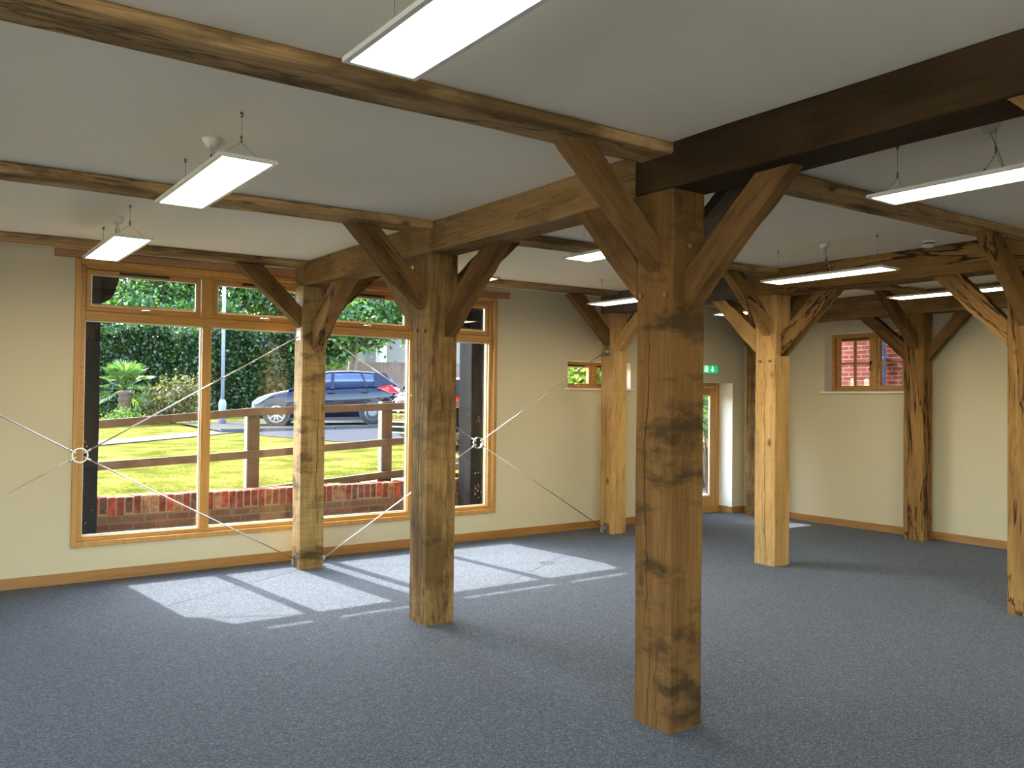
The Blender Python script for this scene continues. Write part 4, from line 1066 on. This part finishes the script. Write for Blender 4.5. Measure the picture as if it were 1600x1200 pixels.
def car(name, M, paint, label, alloy_front=True, cgl=None, boot=False):
    """hatchback, length along +x from nose (0) to tail (3.75), width along y, z up; M places it"""
    cgl = cgl or CGL
    root = empty(name, M.translation); WM[root.name] = M.copy(); root.matrix_basis = M; tag(root, label, 'car')
    def add(bm, nm, m, parent=None):
        bmesh.ops.recalc_face_normals(bm, faces=bm.faces); me = bpy.data.meshes.new(nm); bm.to_mesh(me); bm.free()
        for mm in (m if isinstance(m, list) else [m]): me.materials.append(mm)
        o = bpy.data.objects.new(nm, me); COL.objects.link(o); o.parent = parent or root; WM[o.name] = M.copy(); o.matrix_basis = Matrix(); return o
    W = .80
    # body stations: x, zbottom, ztop, halfwidth
    st = [(0.0, .30, .52, .50), (.06, .22, .62, .64), (.20, .19, .70, .73), (.45, .18, .78, .77), (.80, .17, .85, .79), (1.10, .17, .90, .80), (1.6, .17, .915, .80), (2.2, .17, .93, .80), (2.8, .18, .95, .80), (3.2, .20, .98, .79), (3.5, .24, 1.0, .75), (3.66, .30, .98, .69), (3.74, .38, .80, .60)]
    secs = []
    for x, zb, zt, hw in st:
        s = [(hw*.82, zb), (hw*.97, zb+.08), (hw, zb+(zt-zb)*.45), (hw*.985, zb+(zt-zb)*.78), (hw*.93, zt-.02), (hw*.80, zt+.015), (hw*.35, zt+.035)]
        s = [(x, y, z) for y, z in s]+[(x, -y, z) for y, z in s[::-1]]; secs.append(s)
    bm = bmesh.new(); loft(bm, secs); body = add(bm, 'body', paint)
    # cabin glass
    cb = [(.95, .90, .905, .70), (1.25, .90, 1.08, .68), (1.62, .90, 1.29, .64), (1.95, .91, 1.355, .62), (2.5, .93, 1.365, .61), (3.0, .95, 1.33, .61), (3.35, .98, 1.25, .60), (3.55, 1.0, 1.08, .60), (3.64, 1.0, 1.01, .58)]
    secs = []
    for x, zb, zt, hw in cb:
        s = [(.755, zb), (hw+(.755-hw)*.35, zb+(zt-zb)*.6), (hw, zt-.03), (hw*.86, zt), (hw*.4, zt+.01)]
        s = [(x, y, z) for y, z in s]+[(x, -y, z) for y, z in s[::-1]]; secs.append(s)
    bm = bmesh.new(); loft(bm, secs); cab = add(bm, 'cabin_glass', cgl)
    # roof skin and pillars, slightly proud
    bm = bmesh.new(); secs = []
    for x, zb, zt, hw in cb[2:8]:
        s = [(hw+.012, zt-.05), (hw+.008, zt-.022), (hw*.86, zt+.008), (hw*.4, zt+.018)]
        if x > 3.4: s = [(y, z) for y, z in s]
        s = [(x, y, z) for y, z in s]+[(x, -y, z) for y, z in s[::-1]]; secs.append(s)
    loft(bm, secs, cap=False); add(bm, 'roof', paint)
    for sd_ in (-1, 1):
        bm = bmesh.new()
        def pil(x0, z0, x1, z1, wa, wb_):
            y0, y1 = .762*sd_, .628*sd_
            vs = [bm.verts.new(p) for p in ((x0, y0, z0), (x0+wa, y0, z0), (x1+wb_, y1, z1), (x1, y1, z1), (x0, y0-.03*sd_, z0), (x0+wa, y0-.03*sd_, z0), (x1+wb_, y1-.03*sd_, z1), (x1, y1-.03*sd_, z1))]
            for f in ((0, 1, 2, 3), (7, 6, 5, 4), (0, 4, 5, 1), (2, 6, 7, 3), (1, 5, 6, 2), (0, 3, 7, 4)): bm.faces.new([vs[i] for i in f])
        pil(.93, .89, 1.66, 1.31, .09, .07); pil(1.98, .91, 2.0, 1.34, .09, .07); pil(2.86, .94, 2.66+.05, 1.335, .05, .04); pil(3.06, .95, 3.05, 1.31, .52, .30)
        add(bm, 'pillar', paint)
        for (cx, al) in ((.66, True), (3.02, False)):
            yo = sd_*(W-.02)
            bm = bmesh.new(); lathe(bm, [(.345, yo-sd_*.1), (.345, yo+sd_*.012)], (cx, 0, .33), 'y', 32); add(bm, 'wheel_arch', BLACKP)
            bm = bmesh.new(); lathe(bm, [(.295, yo-sd_*.12), (.300, yo+.0), (.285, yo+sd_*.03), (.21, yo+sd_*.034)], (cx, 0, .295), 'y', 32); wh = add(bm, 'wheel', TYRE)
            bm = bmesh.new()
            if al:
                lathe(bm, [(.205, yo+sd_*.028), (.205, yo+sd_*.036)], (cx, 0, .295), 'y', 32); add(bm, 'rim_back', BLACKP, wh)
                bm = bmesh.new()
                for i_ in range(10):
                    t = 2*math.pi*i_/10; tube(bm, (cx+.04*math.cos(t), yo+sd_*.045, .295+.04*math.sin(t)), (cx+.195*math.cos(t), yo+sd_*.042, .295+.195*math.sin(t)), .012, 6, .020)
                torus(bm, (cx, yo+sd_*.038, .295), .20, .010, 'y', 32, 6); lathe(bm, [(.05, yo+sd_*.035), (.045, yo+sd_*.055)], (cx, 0, .295), 'y', 16)
                add(bm, 'alloy_rim', ALLOY, wh)
            else:
                lathe(bm, [(.205, yo+sd_*.030), (.19, yo+sd_*.038), (.12, yo+sd_*.028), (.08, yo+sd_*.05)], (cx, 0, .295), 'y', 32); rm = add(bm, 'steel_rim', HUBD, wh)
                bm = bmesh.new()
                for i_ in range(12):
                    t = 2*math.pi*i_/12; c_ = (cx+.155*math.cos(t), 0, .295+.155*math.sin(t)); lathe(bm, [(.016, yo+sd_*.032), (.016, yo+sd_*.037)], c_, 'y', 8)
                add(bm, 'rim_holes', BLACKP, wh)
        for hx in (1.92, 2.74):
            bm = bmesh.new(); box(bm, hx, hx+.17, min(sd_*.795, sd_*.815), max(sd_*.795, sd_*.815), .80, .825); add(bm, 'door_handle', paint)
        bm = bmesh.new()
        for hx in (1.12, 2.06, 2.86): box(bm, hx, hx+.008, min(sd_*.79, sd_*.8025), max(sd_*.79, sd_*.8025), .28, .88)
        add(bm, 'door_seam', BLACKP)
        bm = bmesh.new(); box(bm, 1.12, 1.26, min(sd_*.80, sd_*.90), max(sd_*.80, sd_*.90), .93, 1.03); add(bm, 'wing_mirror', paint)
        # tail lamp wraps round the rear corner, head lamp round the front
        bm = bmesh.new(); vs = [bm.verts.new((x, sd_*y, z)) for y_ in (0, 1) for x, y, z in ((3.12, .80, .93), (3.45, .77, 1.0), (3.70, .66, .90), (3.69, .68, .78), (3.42, .775, .80))]
        for v_ in vs[5:]: v_.co.y += sd_*.012; v_.co.x += .008
        bm.faces.new(vs[:5]); bm.faces.new(vs[5:][::-1]); [bm.faces.new((vs[i], vs[(i+1) % 5], vs[5+(i+1) % 5], vs[5+i])) for i in range(5)]
        add(bm, 'tail_lamp', RED)
        bm = bmesh.new(); vs = [bm.verts.new((x, sd_*y, z)) for y_ in (0, 1) for x, y, z in ((.10, .66, .56), (.22, .74, .56), (.62, .79, .80), (.42, .75, .76), (.15, .66, .66))]
        for v_ in vs[5:]: v_.co.y += sd_*.014; v_.co.x -= .008
        bm.faces.new(vs[:5]); bm.faces.new(vs[5:][::-1]); [bm.faces.new((vs[i], vs[(i+1) % 5], vs[5+(i+1) % 5], vs[5+i])) for i in range(5)]
        add(bm, 'head_lamp', LENS)
    bm = bmesh.new(); box(bm, .5, 3.3, -.7, .7, .12, .2); add(bm, 'underbody', BLACKP)
    return root, add

# dark blue hatchback seen side on: nose to the left
fwp = Vector(gpt(431, 671)); rwp = Vector(gpt(578, 664.5))
d2 = (rwp-fwp); mid2 = (fwp+rwp)/2
vx = Vector((Rv.x, Rv.y)).normalized()
vx = (vx*1.0+d2.normalized()*.25).normalized()
zf, zr = gz(*fwp), gz(*rwp)
dep = (Vector((mid2.x, mid2.y))-Vector((CAM.x, CAM.y))).dot(Vector((fw.x, fw.y)))
sc_ = (147/F_PX*dep)/2.36
X3_ = Vector((vx.x, vx.y, .022)).normalized(); Z3 = Vector((0, 0, 1)); Y3 = Z3.cross(X3_).normalized(); Z3 = X3_.cross(Y3)
org = Vector((mid2.x, mid2.y, gz(*mid2)+.055))-X3_*(1.84*sc_)+Y3*(.75*sc_)
Mc = Matrix(((X3_.x*sc_, Y3.x*sc_, Z3.x*sc_, org.x), (X3_.y*sc_, Y3.y*sc_, Z3.y*sc_, org.y), (X3_.z*sc_, Y3.z*sc_, Z3.z*sc_, org.z), (0, 0, 0, 1)))
print('car1', mid2, dep, sc_)
car('hatchback_car', Mc, PAINT, 'dark blue hatchback parked side on beyond the rail fence')
# second car: rear towards the room, mostly behind the window mullion
g = Vector(gpt(618, 704)); dep = (g-Vector((CAM.x, CAM.y))).dot(Vector((fw.x, fw.y)))
cdir = Vector((fw.x, fw.y)).normalized(); cr = Vector((Rv.x, Rv.y)).normalized()
xd = (-cdir*.76-cr*.65).normalized()      # tail direction (towards the room)
X3_ = Vector((xd.x, xd.y, 0)); Y3 = Vector((0, 0, 1)).cross(X3_); s2 = .93
half = .70*s2; CAR2_SHIFT = .30
tail = g+cr*(half)-cr*CAR2_SHIFT
org2 = Vector((tail.x, tail.y, 0))-X3_*(3.70*s2); org2.z = gz(*g)+.0
Mc2 = Matrix(((X3_.x*s2, Y3.x*s2, 0, org2.x), (X3_.y*s2, Y3.y*s2, 0, org2.y), (0, 0, s2, org2.z), (0, 0, 0, 1)))
root2, add2 = car('hatchback_car', Mc2, PAINTB, 'black hatchback seen from behind with a yellow number plate', cgl=CGLG)
PLY = plain('yellow_number_plate', lin(206, 152, 8), .6, var=.01); 
# rear face, left corner: trims, badge, plate with lettering
bm = bmesh.new(); box(bm, 3.752, 3.772, -.68, -.16, .545, .670); pl = add2(bm, 'number_plate', PLY)
for zz in (.735, .52, .43, .32):
    bm = bmesh.new(); box(bm, 3.735, 3.765, -.74, .5, zz-.012, zz+.012); add2(bm, 'chrome_trim', metal('chrome_trim_'+str(zz), (.26, .28, .32, 1), .35))
bm = bmesh.new(); box(bm, 3.5, 3.745, -.72, .64, .30, .84); add2(bm, 'tailgate', PAINTB)
bm = bmesh.new(); lathe(bm, [(.04, 3.745), (.04, 3.775)], (0, -.42, .735), 'x', 16); add2(bm, 'badge', CHROME)
fc = bpy.data.curves.new('plate_text', 'FONT'); fc.body = 'RK60 NYW'; fc.size = .12; fc.align_x = 'CENTER'; fc.align_y = 'CENTER'; fc.extrude = .003; fc.offset = .004; fc.space_character = 1.0
tmp = bpy.data.objects.new('t', fc); COL.objects.link(tmp); dg = bpy.context.evaluated_depsgraph_get(); me = bpy.data.meshes.new_from_object(tmp.evaluated_get(dg)); bpy.data.objects.remove(tmp)
me.materials.clear(); me.materials.append(BLACKP)
ws = [v.co.x for v in me.vertices]; wdt = max(ws)-min(ws)
to = bpy.data.objects.new('plate_lettering', me); COL.objects.link(to); to.parent = pl
to.matrix_basis = Matrix(((0, 0, 1, 3.779), (1, 0, 0, -.42), (0, 1, 0, .60), (0, 0, 0, 1))) @ Matrix.Diagonal((.47/wdt, 1, 1, 1))
